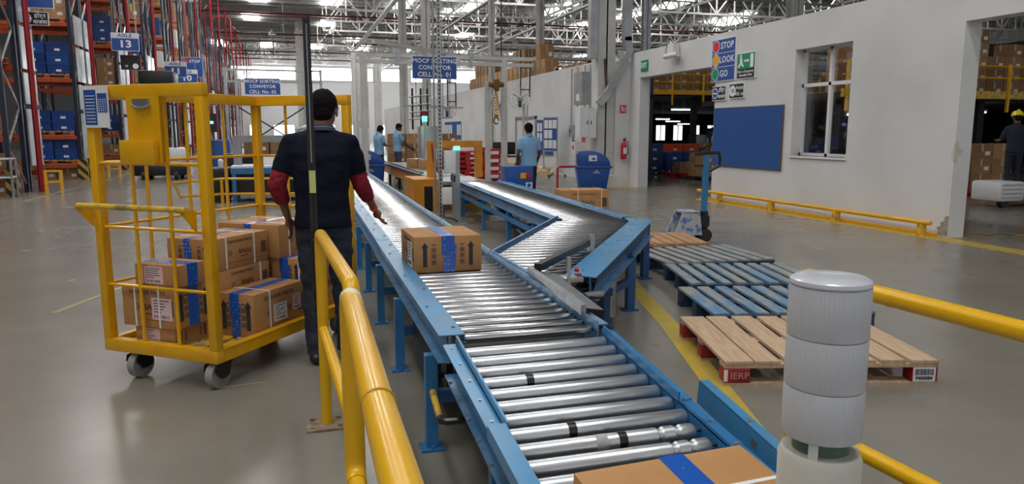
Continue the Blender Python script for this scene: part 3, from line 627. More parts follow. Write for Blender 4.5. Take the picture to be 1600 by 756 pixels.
for k in range(15):
    Yc = 20.4+6.05*k; nb = 2 if k < 2 else 1
    rk = thing('pallet_rack', 'tall pallet rack row, its end beside the %s red pipe from the left' % ordn[k], 'pallet rack', (XR, Yc, 0), group='pallet rack rows')
    for yy in (-1.15, -.1, .1, 1.15):
        for b in range(nb+1): child('upright', UPR, rk, (-.06-2.8*b, yy, 0))
    for yy in (-.62, .62):
        for b in range(nb+1): child('frame_brace', BRACE, rk, (-.06-2.8*b, yy, 0))
    for z in LV:
        for yy in ((-1.15, -.1, .1, 1.15) if k < 5 else (-1.15, 1.15)):
            for b in range(nb): child('beam', BEAM, rk, (-.11-2.8*b, yy, z))
    for (z0, z1) in EP:
        for s in (-1, 1):
            if (k > 8 or k == 0) and s < 0: continue
            MB().box(.0, .03, .12 if s > 0 else -1.0, 1.0 if s > 0 else -.12, z0, z1).build('end_sheet', panmat, rk)
    MB().box(-.12, .14, -1.3, -1.18, 0, .62).build('column_guard', 'hazard', rk)
    p = MB().tube([(XR+.22,Yc,0),(XR+.22,Yc,10.9)] if k < 4 else [(XR+.22,Yc,0),(XR+.22,Yc,10.6),(XR+.5,Yc,11.0),(XR+1.5,Yc,11.0),(XR+1.7,Yc,10.8),(XR+1.7,Yc,7.5)],.065,10)
    p.build('sprinkler_riser', 'redpipe', label='red sprinkler riser, the %s from the left along the rack ends' % ordn[k], cat='pipe', group='red risers at the rack ends')
    if k < 6:
        g = thing('end_guard', 'small yellow steel guard at the foot of the %s rack end' % ordn[k], 'guard', (XR+.55, Yc-.75 if k == 0 else Yc-.5, 0), group='yellow guards at the rack ends')
        for x in (-.02, .30): MB().bar((x,0,0),(x,0,.55),.06).build('post', 'yellow', g)
        for z in (.28,.53): MB().bar((-.02,0,z),(.30,0,z),.05).build('rail', 'yellow', g)
    # loads
    for li, z in enumerate([.0]+LV):
        if k >= 2 and li == 0: continue
        for b in range(2 if k < 1 else 1):
            cx = XR-.78-1.3*b; cy = Yc-.62
            if k < 4:
                if li >= 5+(k > 1): continue
                kind = rnd.choice(['carton', 'crate', 'carton', 'carton']) if not (k == 1 and li in (1,2,3)) else 'crate'
                lvn = 'level %d' % li
                nm = ordn[k]
                z0 = z
                if li != 0:
                    put('pallet', PAL_O, (cx, cy, z+.002), 0, 'pallet lying on the beams of the %s rack row' % nm, 'pallet', 'pallets in the %s rack row' % nm); z0 = z+.144
                if kind == 'crate':
                    for r in range(3 if li > 2 else 2):
                        for c in range(2): put('crate', CRATE_B, (cx-.31+c*.64, cy-.28, z0+r*.302), 0, 'blue plastic crate stacked in the %s rack row' % nm, 'crate', 'blue crates in the %s rack row' % nm)
                else:
                    rr = 3 if li > 2 else 1
                    big = rnd.random() < .3
                    for r in range(1 if big else rr if li != 1 else 1):
                        for c in range(2): put('carton', CART_C if (big and li > 2) else CART_A, (cx-.30+c*.61, cy-.2, z0+r*.342), 0, 'brown carton stacked in the %s rack row' % nm, 'carton', 'cartons in the %s rack row' % nm)
            elif li:
                h = rnd.uniform(.6, 1.2) if li != 1 else .5; mb = MB(); s = .02
                m = rnd.choice(['cardfar','cardfar','paper','crateblue','cardfar'])
                for a in range(2):
                    for r in range(3): mb.box(-.55+a*.56, -.01+a*.56, -.45, .45, .16+r*h/3+.004, .16+(r+1)*h/3, 0)
                mb.box(-.6,.6,-.5,.5,.0,.14,1)
                o = mb.build('pallet_load', [m, 'palletorange'], label='wrapped pallet load on a beam level of the %s rack row' % ordn[k], cat='pallet load', group='loads in the %s rack row' % ordn[k]); o.location = (cx, cy, z+.002)
# little steel stand at the far left
st = thing('step_stand', 'grey tubular step stand at the left edge before the racks', 'stand', (-6.15, 18.7, 0), R(8))
for x in (-.5, .32):
    for y in (-.25, .3): MB().tube([(x,y,0),(x,y,.86)],.025,8).build('leg', 'galv', st)
for z in (.85, .45): MB().tube([(-.5,-.25,z),(.32,-.25,z)],.022,8).tube([(-.5,.3,z),(.32,.3,z)],.022,8).tube([(.32,-.25,z),(.32,.3,z)],.022,8).build('rail', 'galv', st)
MB().box(-.48,.3,-.23,.28,.83,.85).build('tread', 'duct', st)
MB().tube([(-6.35+.3*math.cos(a*.4)*.5, 19.1, 1.55+.33*math.sin(a*.4)) for a in range(16)], .07, 8, closed=True).build('wrapped_coil', 'signred', label='red and white wrapped coil at the far left rack edge', cat='coil')

# ------------------------------------------------------------------ reach truck
rt = thing('reach_truck', 'dark reach truck with black overhead guard parked at the rack aisle', 'forklift', (-3.75, 25, 0))
MB().box(-.75,.75,-.6,.9,.12,.45).build('chassis', 'blackmetal', rt, bevel=.05); MB().box(-.55,.6,-.3,.8,.45,.95).build('body', 'white', rt, bevel=.08)
for x, y in ((-.45,-.55),(.45,-.55),(-.45,.7),(.45,.7)): MB().cyl((x-.06,y,.13),(x+.06,y,.13),.13,n=18).build('wheel', 'tyre', rt)
for x in (-.38, .42): MB().bar((x,-.2,.45),(x*.95,-.1,2.85),.07).build('guard_post', 'blackmetal', rt)
for x in (-.36,.4): MB().bar((x,.7,.9),(x,.7,2.85),.06).build('guard_post', 'blackmetal', rt)
MB().box(-.46,.5,-.35,.8,2.85,3.25).build('overhead_guard', 'black', rt, bevel=.04)
MB().box(-.2,.25,.1,.5,.95,1.25).box(-.2,.25,.42,.5,1.25,1.8).build('seat', 'black', rt, bevel=.03)
MB().tube([(.28+.0,-.1+.16*math.cos(a), 1.45+.16*math.sin(a)) for a in [q*.5 for q in range(12)]],.02,6,closed=True).build('steering_wheel', 'black', rt)

# ------------------------------------------------------------------ work cell 02 behind the cart
tb = thing('packing_table', 'blue framed packing table with a pale top seen through the cart', 'table', (-.4, 16.6, 0))
MB().box(-.75,.95,-.5,.6,.70,.74).build('tabletop', 'paper', tb); MB().box(-.76,.96,-.52,-.48,.58,.70).box(-.76,-.72,-.5,.6,.58,.70).build('apron', 'blue', tb)
for x in (-.7,.9):
    for y in (-.46,.55): MB().box(x-.04,x+.04,y-.04,y+.04,0,.6).build('leg', 'blue', tb)
MB().box(-.7,.9,-.4,.5,.15,.18).build('shelf', 'palletnavy', tb); MB().box(-.64,.0,-.35,.45,.181,.56).build('storage_bin', 'black', tb); MB().box(.05,.82,-.35,.45,.181,.52).build('storage_bin', 'blackmetal', tb)
t = thing('bench_scale_arch', 'grey metal arch scanner standing on the packing table', 'machine', (-.45,16.9,.74))
MB().box(-.68,-.52,-.15,.15,0,.48).box(.34,.5,-.15,.15,0,.48).box(-.68,.5,-.15,.15,.48,.62).build('arch', 'archgrey', t); MB().box(.5,.75,-.15,.2,.0,.55).build('side_box', 'black', t)
MB().box(-.1,.4,-.3,.1,0,.18).build('tray', 'paper', t)
for i, (x, y) in enumerate(((-.75,19.5),(-.15,19.6),(.45,19.4))): put('carton', CART_A, (x,y,.90), R(4*i-4), 'brown carton on the dark bench behind the packing table', 'carton', 'cartons on the dark bench')
t = thing('glare_mask_bench', 'long dark bench added to mask floor glare behind the packing table', 'bench', (-.2,19.5,0)); MB().box(-1.3,1.3,-.4,.4,.84,.90).build('benchtop', 'blackmetal', t); MB().box(-1.25,1.25,-.35,.35,0,.84).build('glare_mask', 'black', t)  # bench added to cover bright floor glare beyond the arch
t = thing('tape_dispenser', 'small dark dispenser on the packing table', 'dispenser', (.13,16.3,.74)); MB().box(-.06,.06,-.1,.1,0,.04).cyl((-.03,0,.12),(.03,0,.12),.07,n=16).bar((0,-.06,.03),(0,0,.24),.03).build('body', 'blackmetal', t)
t = MB().lathe([(.05,0),(.055,.02),(.055,.15),(.03,.18)],14).build('white_cup', 'white', label='white cup on the black cabinet beside the packing table', cat='cup'); t.location = (-1.35,16.25,.705)
t = thing('drawer_cabinet', 'black low cabinet left of the packing table', 'cabinet', (-1.45,16.5,0)); MB().box(-.25,.25,-.4,.4,.05,.70).build('body', 'black', t, bevel=.01)
for z in (.15,.35,.55): MB().box(-.22,.22,-.42,-.4,z-.07,z+.08).build('drawer', 'blackmetal', t)
t = thing('supply_cabinet', 'tall blue metal cabinet behind the packing table', 'cabinet', (-2.0, 23.5, 0)); MB().box(-.42,.35,-.3,.3,.04,1.2).build('body', 'signblue', t, bevel=.01); MB().box(-.38,-.04,-.32,-.3,.1,1.15).box(0,.32,-.32,-.3,.1,1.15).build('door', 'signblue', t)
t = thing('monitor', 'black monitor with a lit screen on a pole behind the cart', 'monitor', (-2.1,23.0,0)); MB().box(-.25,.15,-.03,.03,1.42,1.95).build('housing', 'black', t); MB().box(-.08,.06,-.036,-.03,1.66,1.74).build('screen', 'screen', t); MB().box(-.09,-.03,.03,.09,0,1.5).build('pole', 'blackmetal', t)
t = thing('floor_barrier', 'yellow tubular floor barrier behind the cart', 'barrier', (-1.3,15.8,0))
MB().tube([(-2.2,16.6,.10),(-2.3,16.5,.4),(-1.3,15.6,.52),(.2,15.3,.52)],.025,8).build('rail', 'yellow', t, world=True)
MB().tube([(-2.2,16.6,.10),(-1.3,15.6,.22),(.2,15.3,.22)],.025,8).build('rail', 'yellow', t, world=True)
for x, y in ((-1.3,15.6),(-.6,15.45),(.15,15.3)): MB().tube([(x,y,0),(x,y,.52)],.03,8).build('post', 'yellow', t, world=True); MB().box(x-.1,x+.1,y-.08,y+.08,0,.01).build('foot_plate', 'yellowworn', t, world=True)
t = thing('duct_machine', 'grey boxy machine at the edge of cell 02 seen past the shirt sleeve', 'machine', (.45,21,0)); MB().box(-.4,.35,-.3,.3,0,.9).build('body', 'duct', t, bevel=.02); MB().box(-.3,.2,-.34,-.3,.3,.8).build('door', 'black', t); MB().tube([(-.2,0,.9),(-.2,0,1.5),(.1,0,1.6)],.06,8).build('pipe', 'galv', t)

# ================================================================== DARK HALL beyond the partition
mz = thing('mezzanine', 'dark storage mezzanine with yellow rails seen through the doorway', 'mezzanine', (20, 26, 0))
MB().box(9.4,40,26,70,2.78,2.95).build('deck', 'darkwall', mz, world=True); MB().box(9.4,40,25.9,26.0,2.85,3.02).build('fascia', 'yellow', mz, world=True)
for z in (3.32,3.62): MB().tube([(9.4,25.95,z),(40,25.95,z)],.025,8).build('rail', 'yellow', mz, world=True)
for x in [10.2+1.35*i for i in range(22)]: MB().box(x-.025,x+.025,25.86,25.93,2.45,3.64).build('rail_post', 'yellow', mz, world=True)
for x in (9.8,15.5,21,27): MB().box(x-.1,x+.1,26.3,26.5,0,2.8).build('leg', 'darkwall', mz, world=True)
mz2 = thing('mezzanine', 'storage mezzanine with yellow rails seen through the window and the wide opening', 'mezzanine', (20, 15.5, 0))
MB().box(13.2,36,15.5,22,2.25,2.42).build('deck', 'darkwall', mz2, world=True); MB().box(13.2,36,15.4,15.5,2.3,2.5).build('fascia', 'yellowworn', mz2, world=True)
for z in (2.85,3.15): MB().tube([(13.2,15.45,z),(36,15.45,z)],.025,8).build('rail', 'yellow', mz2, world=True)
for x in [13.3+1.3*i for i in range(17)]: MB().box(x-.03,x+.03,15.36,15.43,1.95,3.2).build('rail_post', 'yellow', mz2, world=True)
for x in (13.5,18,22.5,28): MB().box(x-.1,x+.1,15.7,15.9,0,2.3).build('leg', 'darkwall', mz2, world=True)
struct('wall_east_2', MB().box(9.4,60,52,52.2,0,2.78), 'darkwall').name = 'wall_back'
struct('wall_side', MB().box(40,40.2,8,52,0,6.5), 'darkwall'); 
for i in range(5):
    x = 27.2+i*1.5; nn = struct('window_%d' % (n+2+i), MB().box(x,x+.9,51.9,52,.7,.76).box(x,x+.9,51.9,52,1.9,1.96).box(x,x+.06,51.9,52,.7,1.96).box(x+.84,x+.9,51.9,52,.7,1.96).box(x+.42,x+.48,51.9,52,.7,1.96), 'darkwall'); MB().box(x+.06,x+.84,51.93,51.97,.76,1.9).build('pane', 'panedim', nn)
# cartons on the mezzanines
def cstack(x, y, z, nx, ny, nz, dx, dy, dz, me, lab, grp, name='carton', cat='carton', jit=.02, keep=1.0):
    for i in range(nx):
        for j in range(ny):
            h = nz if isinstance(nz, int) else rnd.randint(*nz)
            for k2 in range(h):
                if rnd.random() > keep and k2 == h-1: continue
                put(name, me, (x+i*dx+rnd.uniform(-jit, jit)*.3, y+j*dy, z+k2*dz), rnd.uniform(-jit, jit), lab, cat, grp)
cstack(11.0, 27.3, 2.952, 20, 1, (2,4), .61, .5, .342, CART_A, 'brown carton behind the yellow rail of the doorway mezzanine', 'cartons on the doorway mezzanine')
sfh = thing('storage_shelf', 'raised storage shelf just behind the top of the partition', 'shelf', (9.8, 25, 0)); MB().box(9.35,10.25,19.6,25.8,2.4,2.5).build('deck', 'darkwall', sfh, world=True)
for yy in (19.8,22.6,25.6):
    for xx in (9.4,10.2): MB().box(xx-.05,xx+.05,yy-.05,yy+.05,0,3.7).build('post', 'rackblue', sfh, world=True)
cstack(9.8, 20.2, 2.502, 1, 9, (2,2), .61, .62, .622, CART_C, 'large brown carton on the raised shelf right of the slim white column', 'large cartons on the raised shelf')
cstack(9.8, 27.5, 2.952, 1, 20, (2,3), .61, .62, .622, CART_C, 'large brown carton stacked above the partition left of the slim white column', 'large cartons above the partition')
cstack(13.6, 16.0, 2.422, 18, 1, (3,5), .61, .5, .342, CART_A, 'brown carton behind the yellow rail of the window mezzanine', 'cartons on the window mezzanine')
cstack(12.6, 13.2, .144, 6, 1, 3, .61, .5, .342, CART_A, 'brown carton in the row behind the helmeted worker', 'cartons behind the helmeted worker')
for i in range(3): put('pallet', PAL_R, (12.9+i*1.25, 13.2, .001), 0, 'red pallet under the cartons behind the helmeted worker', 'pallet', 'red pallets beyond the wide opening')
cstack(10.4, 13.3, .144, 3, 1, 2, .61, .5, .342, CART_A, 'brown carton stacked low behind the partition window', 'cartons behind the window'); put('pallet', PAL_D, (11.0,13.3,.001), 0, 'brown pallet behind the partition window', 'pallet', None)
# crates seen through the doorway
t = put('pallet', PAL_D, (11.5, 22.6, .001), 0, 'dark pallet under the tall blue crates', 'pallet', None)
cstack(11.05, 22.5, .144, 2, 1, 3, .63, .5, .303, CRATE_B, 'blue crate in the tall stack left in the doorway', 'tall blue crate stack', 'crate', 'crate')
put('pallet', PAL_R, (13.0, 22.9, .001), 0, 'red pallet under the lower blue crates', 'pallet', None)
cstack(12.6, 22.8, .144, 2, 1, 2, .63, .5, .303, CRATE_B, 'blue crate in the lower stack in the doorway', 'lower blue crate stack', 'crate', 'crate')
for x in (12.6, 13.23): put('crate', CRATE_R, (x, 22.8, .75), 0, 'orange red crate on top of the lower blue crates', 'crate', 'orange crates in the doorway')
put('pallet', PAL_R, (12.2, 20.9, .001), R(5), 'red pallet in front of the crates with one flat carton', 'pallet', None)
put('carton', CART_A, (12.0, 20.9, .144), R(3), 'single flat carton on the red pallet in the doorway', 'carton', None)
put('crate', CRATE_B, (12.45, 21.3, .144), 0, 'single blue crate behind the flat carton', 'crate', None)
put('pallet', PAL_D, (12.05, 19.45, .001), R(4), 'brown pallet nearest the doorway worker', 'pallet', None)
cstack(11.7, 19.4, .144, 2, 1, 2, .61, .5, .342, CART_A, 'carton on the brown pallet before the doorway worker', 'cartons before the doorway worker')
cstack(13.3, 21.6, .0, 1, 1, 4, .61, .5, .262, CART_B, 'small pale carton in the column beside the doorway worker', 'small carton column')
for i, (x, y, z, l) in enumerate([(15.5,27.2,2.32,1.1),(13.9,28,1.95,.8),(16.6,31,2.0,.7),(21,38,2.0,.9),(24,42,1.9,.9),(19.2,17,2.0,.9),(20.5,19,1.9,.9),(14.6,17,1.9,.5)]):
    t = thing('tube_light', 'lit fluorescent tube hanging in the dark hall', 'lamp', (x, y, z), group='tube lights in the dark hall'); MB().cyl((-l/2,0,0),(l/2,0,0),.02,n=8).build('tube', 'tubelight', t); MB().box(-l/2,l/2,-.05,.05,.035,.08).box(-.01,.01,-.01,.01,.08,2.77-z if y > 22 else 2.24-z).build('fitting', 'white', t)
for i, (x, y, wd, h) in enumerate([(14.6,30,.9,1.2),(18.6,31,1.2,1.3),(20.5,33,1.6,1.6),(24,35,2,1.8),(13.6,29,1,1.9),(18,20,1.4,1.7),(20.2,20,1.2,1.6)]):
    t = thing('machine_tool', 'green grey machine standing in the dark hall', 'machine', (x, y, 0), group='machines in the dark hall')
    MB().box(-wd/2,wd/2,-.4,.4,0,h*.55).build('base', 'darkgreen', t, bevel=.03); MB().box(-wd/3,wd/8,-.3,.4,h*.55,h).cyl((wd/4,-.1,h*.55),(wd/4,-.1,h*.9),.12,n=12).build('head', 'duct' if i % 2 else 'darkgreen', t, bevel=.02)
# order picker truck with the helmeted worker's platform
t = thing('order_picker', 'white low order picker truck under the helmeted worker', 'truck', (13.35, 11.0, 0))
MB().box(-.5,.12,-.35,.3,.12,.50).build('battery_box', 'white', t, bevel=.05)
for zz in (.2,.28,.36,.44): MB().box(-.45,.05,-.36,-.345,zz-.012,zz+.012).build('grille_slot', 'duct', t)
MB().box(.12,1.1,-.35,.3,.14,.26).build('platform', 'duct', t, bevel=.02)
for x in (-.3,.7): MB().cyl((x,-.3,.1),(x,-.2,.1),.1,n=16).build('wheel', 'tyre', t)
MB().bar((.9,.2,.26),(.9,.2,1.2),.06).tube([(.9,.2,1.2),(.5,.0,1.05)],.04,8).build('tiller', 'orange', t)

# ================================================================== HERO CARTONS
def face_T(w_, d_, h_, face):
    if face == 'front': return Matrix.Translation((0, -d_/2, h_/2))
    if face == 'back': return Matrix.Translation((0, d_/2, h_/2)) @ Matrix.Rotation(math.pi, 4, 'Z')
    if face == 'right': return Matrix.Translation((w_/2, 0, h_/2)) @ Matrix.Rotation(R(90), 4, 'Z')
    if face == 'left': return Matrix.Translation((-w_/2, 0, h_/2)) @ Matrix.Rotation(R(-90), 4, 'Z')
    if face == 'top': return Matrix.Translation((0, 0, h_)) @ Matrix.Rotation(R(-90), 4, 'X')
def arrow(mb, x, z, h, wd):
    mb.prismY([(x-wd*.28, z-h/2), (x+wd*.28, z-h/2), (x+wd*.28, z+h*.28), (x+wd/2, z+h*.28), (x, z+h/2), (x-wd/2, z+h*.28), (x-wd*.28, z+h*.28)], -.0012, 0)
def icons(mb, x, z, s):
    mb.box(x-s*.3,x+s*.3,-.0012,0,z+s*1.5,z+s*1.62)
    for k in range(3):
        zz = z+s*(.85-k*.85); 
        mb.box(x-s*.3,x+s*.3,-.0012,0,zz-s*.3,zz-s*.22).box(x-s*.3,x+s*.3,-.0012,0,zz+s*.22,zz+s*.3).box(x-s*.3,x-s*.22,-.0012,0,zz-s*.3,zz+s*.3).box(x+s*.22,x+s*.3,-.0012,0,zz-s*.3,zz+s*.3)
        mb.disc((x, zz), s*.14, 8, y=0, th=.0012)
def hero(lab, loc, rz, dims, arrows=(), logo=(), upside=False, tape=('front','top','back'), tx=0, tw=.07, straps=(), sheets=(), grp='cartons with blue printed tape', parent_T=None, cap='GENUINE PARTS', topmarks=False):
    w_, d_, h_ = dims
    t = thing('carton', lab, 'carton', loc, rz, grp)
    b = MB().box(-w_/2, w_/2, -d_/2, d_/2, 0, h_); b.build('box_body', 'card', t, bevel=.004)
    MB().box(tx-.0015, tx+.0015, -d_/2+.004, d_/2-.004, h_, h_+.0006).build('flap_seam', 'cardedge', t)
    tp = MB()
    if 'top' in tape: tp.box(tx-tw/2, tx+tw/2, -d_/2-.001, d_/2+.001, h_, h_+.0015)
    if 'front' in tape:
        tp.prismY([(tx-tw/2,h_+.0015),(tx+tw/2,h_+.0015),(tx+tw/2,h_*.78),(tx+tw*.66,h_*.74),(tx+tw*.6,h_*.4),(tx+tw*.5,.0),(tx-tw*.42,.0),(tx-tw*.34,h_*.46),(tx-tw*.5,h_*.5)], -d_/2-.0018, -d_/2)
    if 'back' in tape: tp.box(tx-tw/2, tx+tw/2, d_/2, d_/2+.0018, h_*.1, h_)
    if tp.v: tp.build('printed_tape', 'tape', t)
    for f in arrows:
        T = face_T(w_, d_, h_, f); fw = w_ if f in ('front','back') else d_
        for s in (-1, 1):
            mb = MB(T); arrow(mb, s*fw*.34, 0, h_*.68, h_*.20); mb.build('printed_arrow', 'ink', t)
            mb = MB(T); icons(mb, s*fw*.21, -h_*.05, h_*.20); mb.build('printed_icons', 'ink', t)
    for f in logo:
        T = face_T(w_, d_, h_, f); fw = w_ if f in ('front','back') else d_
        if upside: T = T @ Matrix.Rotation(math.pi, 4, 'Y')
        mb = MB(T); s = min(h_*.2, fw*.13)
        mb.text('BAJAJ', s*1.0, fw*.03, h_*.02, y=-.0005, sx=1.2, T=T, bold=.05) if False else None
        mb2 = MB(); mb2.text('BAJAJ', s, fw*.06, -h_*.02, y=-.0006, sx=1.2, T=T, bold=.02)
        mb2.text(cap, s*.62, -fw*.02, h_*.33, y=-.0006, sx=1.2, T=T, bold=.012)
        mb2.text('a brand you trust' if False else 'genuine parts', s*.32, fw*.05, -h_*.17, y=-.0006, T=T, bold=.01)
        hx = -fw*.16-s*.5
        q = MB(T)
        for k in range(6):
            a = k*math.pi/3; q.prismY([(hx+s*.12*math.cos(a), -h_*.02+s*.12*math.sin(a)), (hx+s*.42*math.cos(a-.35), -h_*.02+s*.42*math.sin(a-.35)), (hx+s*.42*math.cos(a+.35), -h_*.02+s*.42*math.sin(a+.35))], -.0012, 0)
        q.box(fw*.36,fw*.46,-.0012,0,-h_*.2,h_*.18).box(-fw*.3,fw*.3,-.0012,0,-h_*.33,-h_*.32)
        mb2.v += q.v; k0 = len(mb2.v)-len(q.v); mb2.f += [[i+k0 for i in f2] for f2 in q.f]; mb2.m += q.m
        mb2.build('printed_logo', 'inkbrown' if not upside else 'ink', t)
    for (f, off) in straps:
        r = .006; mb = MB()
        if f == 'x': mb.box(-w_/2-.002, w_/2+.002, off-r, off+r, h_, h_+.0025).box(-w_/2-.0025,-w_/2,off-r,off+r,0,h_).box(w_/2,w_/2+.0025,off-r,off+r,0,h_)
        else: mb.box(off-r, off+r, -d_/2-.002, d_/2+.002, h_, h_+.0025).box(off-r,off+r,-d_/2-.0025,-d_/2,0,h_).box(off-r,off+r,d_/2,d_/2+.0025,0,h_)
        mb.build('strap', 'strap', t)
    for (f, x, z, sw, sh, c) in sheets:
        T = face_T(w_, d_, h_, f); MB(T).box(x-sw/2,x+sw/2,-.0015,0,z-sh/2,z+sh/2).build('label_sheet', c, t)
        p = MB(T); rr = random.Random(int(x*1000)+int(z*777))
        for k in range(5): p.box(x-sw*.4, x-sw*.4+sw*rr.uniform(.3,.8), -.0022, -.0015, z+sh*(.38-.13*k)-sh*.02, z+sh*(.38-.13*k)+sh*.02)
        for k in range(14): xx = x-sw*.4+k*sw*.055; p.box(xx, xx+sw*rr.choice([.015,.03]), -.0022, -.0015, z-sh*.42, z-sh*.28)
        p.build('label_print', 'ink', t)
    if topmarks:
        T = face_T(w_, d_, h_, 'top'); mb = MB(T)
        a, b2, c, e = .08, .20, -.20, .02
        for (x0,x1,z0,z1) in ((a,b2,e-.002,e),(a,b2,c,c+.002),(a,a+.002,c,e),(b2-.002,b2,c,e)): mb.box(x0,x1,-.0012,0,z0,z1)
        mb.build('printed_box', 'ink', t)
        mb = MB(); T2 = T @ Matrix.Translation((.055,0,-.08)) @ Matrix.Rotation(R(90),4,'Y'); mb.text('BAJAJ AUTO', .03, 0, 0, y=-.0006, T=T2).build('printed_logo', 'ink', t)
    return t
hero('taped carton riding on the long roller conveyor with two dark arrows', (.94, 4.79, .562), R(1), (.44,.48,.23), arrows=('front',), tx=0.0, tw=.085, logo=('left',), sheets=[('left',.1,-.01,.16,.16,'paper')], grp='cartons on the conveyors')

# cart and its load
CX, CY, CR = -.75, 4.54, math.atan2(-.6, .8)
def cart_pt(x, y): return (CX+x*.8+y*.6, CY-x*.6+y*.8)
ct = thing('roll_cage_cart', 'yellow three sided cage cart loaded with taped cartons', 'cart', (CX, CY, 0), CR)
HX = .3925; L_ = 1.4; T_ = .027
fr = MB().box(-HX-T_,HX+T_,-T_,T_,.16,.235).box(-HX-T_,HX+T_,L_-T_,L_+T_,.16,.235).box(-HX-T_,-HX+T_,T_,L_-T_,.16,.235).box(HX-T_,HX+T_,T_,L_-T_,.16,.235)
fr.build('base_frame', 'yellow', ct, bevel=.004)
dk = MB()
for i in range(5): x = -.30+i*.15; dk.box(x-.05,x+.05,T_,L_-T_,.185,.200)
for y in (.35,.8,1.15): dk.box(-HX+T_,HX-T_,y-.03,y+.03,.165,.185)
dk.build('deck', 'yellowworn', ct)
for nm, x, y in (('a',-HX,0),('b',HX,0),('c',-HX,L_),('d',HX,L_)): MB().box(x-T_,x+T_,y-T_,y+T_,.235,1.635).build('post', 'yellow', ct, bevel=.004)
MB().box(-HX-T_,HX+T_,-T_,T_,1.635,1.705).box(-HX-T_,HX+T_,L_-T_,L_+T_,1.635,1.705).box(-HX-T_,-HX+T_,T_,L_-T_,1.635,1.705).build('top_frame', 'yellow', ct, bevel=.004)
for z in (1.27,.90,.56):
    MB().tube([(-HX,0,z),(HX,0,z)],.010,8).build('cage_bar', 'yellow', ct)
    MB().tube([(-HX,0,z),(-HX,L_,z)],.010,8).build('cage_bar', 'yellow', ct); MB().tube([(-HX,L_,z),(HX,L_,z)],.010,8).build('cage_bar', 'yellow', ct)
for x in (-.13,.13): MB().tube([(x,0,.235),(x,0,1.27)],.011,8).build('cage_bar', 'yellow', ct); MB().tube([(x,L_,.235),(x,L_,1.64)],.011,8).build('cage_bar', 'yellow', ct)
for y in (.35,.7,1.05): MB().tube([(-HX,y,.235),(-HX,y,1.64)],.011,8).build('cage_bar', 'yellow', ct)
MB().tube([(-HX-.02,-.13,1.035),(HX-.03,-.13,1.035)],.016,10).build('push_handle', 'yellowworn', ct)
for x in (-HX-.03, HX-.06): MB().prismX([(-.14,1.05),(-.14,1.02),(-T_,.90),(-T_,1.02)], x-.004, x+.004).build('handle_bracket', 'yellow', ct)
MB().box(-.10,.15,-.035,-.028,1.28,1.64).box(.135,.15,-.035,-.0,1.28,1.64).build('document_plate', 'yellow', ct); 
MB().box(-.125,.115,-.08,-.036,1.27,1.40).build('document_pocket', 'yellow', ct, bevel=.004)
MB().box(-.04,.07,-.050,-.036,1.58,1.625).tube([(-.05,-.045,1.595),(.0,-.06,1.575),(.04,-.06,1.575),(.08,-.045,1.59)],.006,6).build('spring_clip', 'galv', ct)
sh = MB().box(-HX-.02,-HX+.17,-.040,-.037,1.47,1.70).build('notice_sheet', 'paper', ct, label='blue and white printed notice sheet on the corner post')
MB().box(-HX-.01,-HX+.08,-.0415,-.040,1.485,1.68).box(-HX+.09,-HX+.16,-.0415,-.040,1.555,1.66).build('sheet_print', 'signblue', sh)
q = MB()
for r in range(9): q.box(-HX+.0,-HX+.07,-.0425,-.0415,1.50+r*.018,1.504+r*.018)
for r in range(6):
    for c in range(4): q.box(-HX+.097+c*.016,-HX+.104+c*.016,-.0425,-.0415,1.562+r*.012,1.568+r*.012)
q.build('sheet_lines', 'paper', sh)
for (x, y) in ((-.22,.06),(.355,.06),(-.3,1.32),(.33,1.32)):
    fk = MB().box(x-.05,x+.05,y-.05,y+.05,.140,.16)
    for e in (-.043,.037): fk.prismX([(y-.075,.145),(y+.045,.145),(y+.03,.07),(y-.0,.06),(y-.04,.06),(y-.085,.11)],x+e,x+e+.006)
    fk = fk.build('caster_fork', 'black', ct)
    MB().cyl((x-.025,y-.02,.078),(x+.025,y-.02,.078),.078,n=28).build('wheel', 'rubber', fk); MB().cyl((x-.028,y-.02,.078),(x+.028,y-.02,.078),.03,n=16).build('hub', 'galv', fk)
def cbx(lab, x0, x1, y0, y1, z0, z1, **k):
    c = cart_pt((x0+x1)/2, (y0+y1)/2); return hero(lab, (*c, z0), CR, (x1-x0, y1-y0, z1-z0), grp='cartons in the yellow cage cart', **k)
cbx('small carton with a pink label at the bottom left of the cart', -.25,.05,.05,.33,.201,.312, sheets=[('front',-.03,0,.13,.09,'pinkpaper')], tape=('right',), arrows=('right',))
# tape runs on the side faces of this group: built as a band
def side_tape(t, d_, h_, w_, y=0, tw=.08):
    MB().box(-w_/2-.0018,w_/2+.0018,y-tw/2,y+tw/2,.0,h_+.0015).build('printed_tape', 'tape', t)
t = cbx('large printed carton with a pink label at the left of the cart', -.315,.085,.03,.31,.313,.563, logo=('front',), sheets=[('front',.10,-.01,.15,.13,'pinkpaper')], straps=[('y',-.10),('y',.08)], tape=(), arrows=('right',)); side_tape(t, .28,.25,.40)
t = cbx('small flat carton on top of the large printed carton with pink label', -.20,.12,.03,.25,.565,.690, sheets=[('front',-.02,0,.14,.10,'pinkpaper'),('front',-.11,0,.02,.10,'paper')], tape=()); side_tape(t, .22,.125,.32)
cbx('carton hidden behind the large printed carton on the deck', -.24,.09,.36,.84,.201,.395)
cbx('carton with printed side between the top carton and the big right carton', -.24,.09,.36,.86,.396,.592, logo=('right',), straps=[('x',.16)], tape=())
cbx('top left carton in the cart with two front arrows and white strap', -.26,.09,.34,.86,.594,.795, arrows=('front',), logo=('right',), straps=[('x',.12),('x',-.14)], tx=-.02, tw=.055)
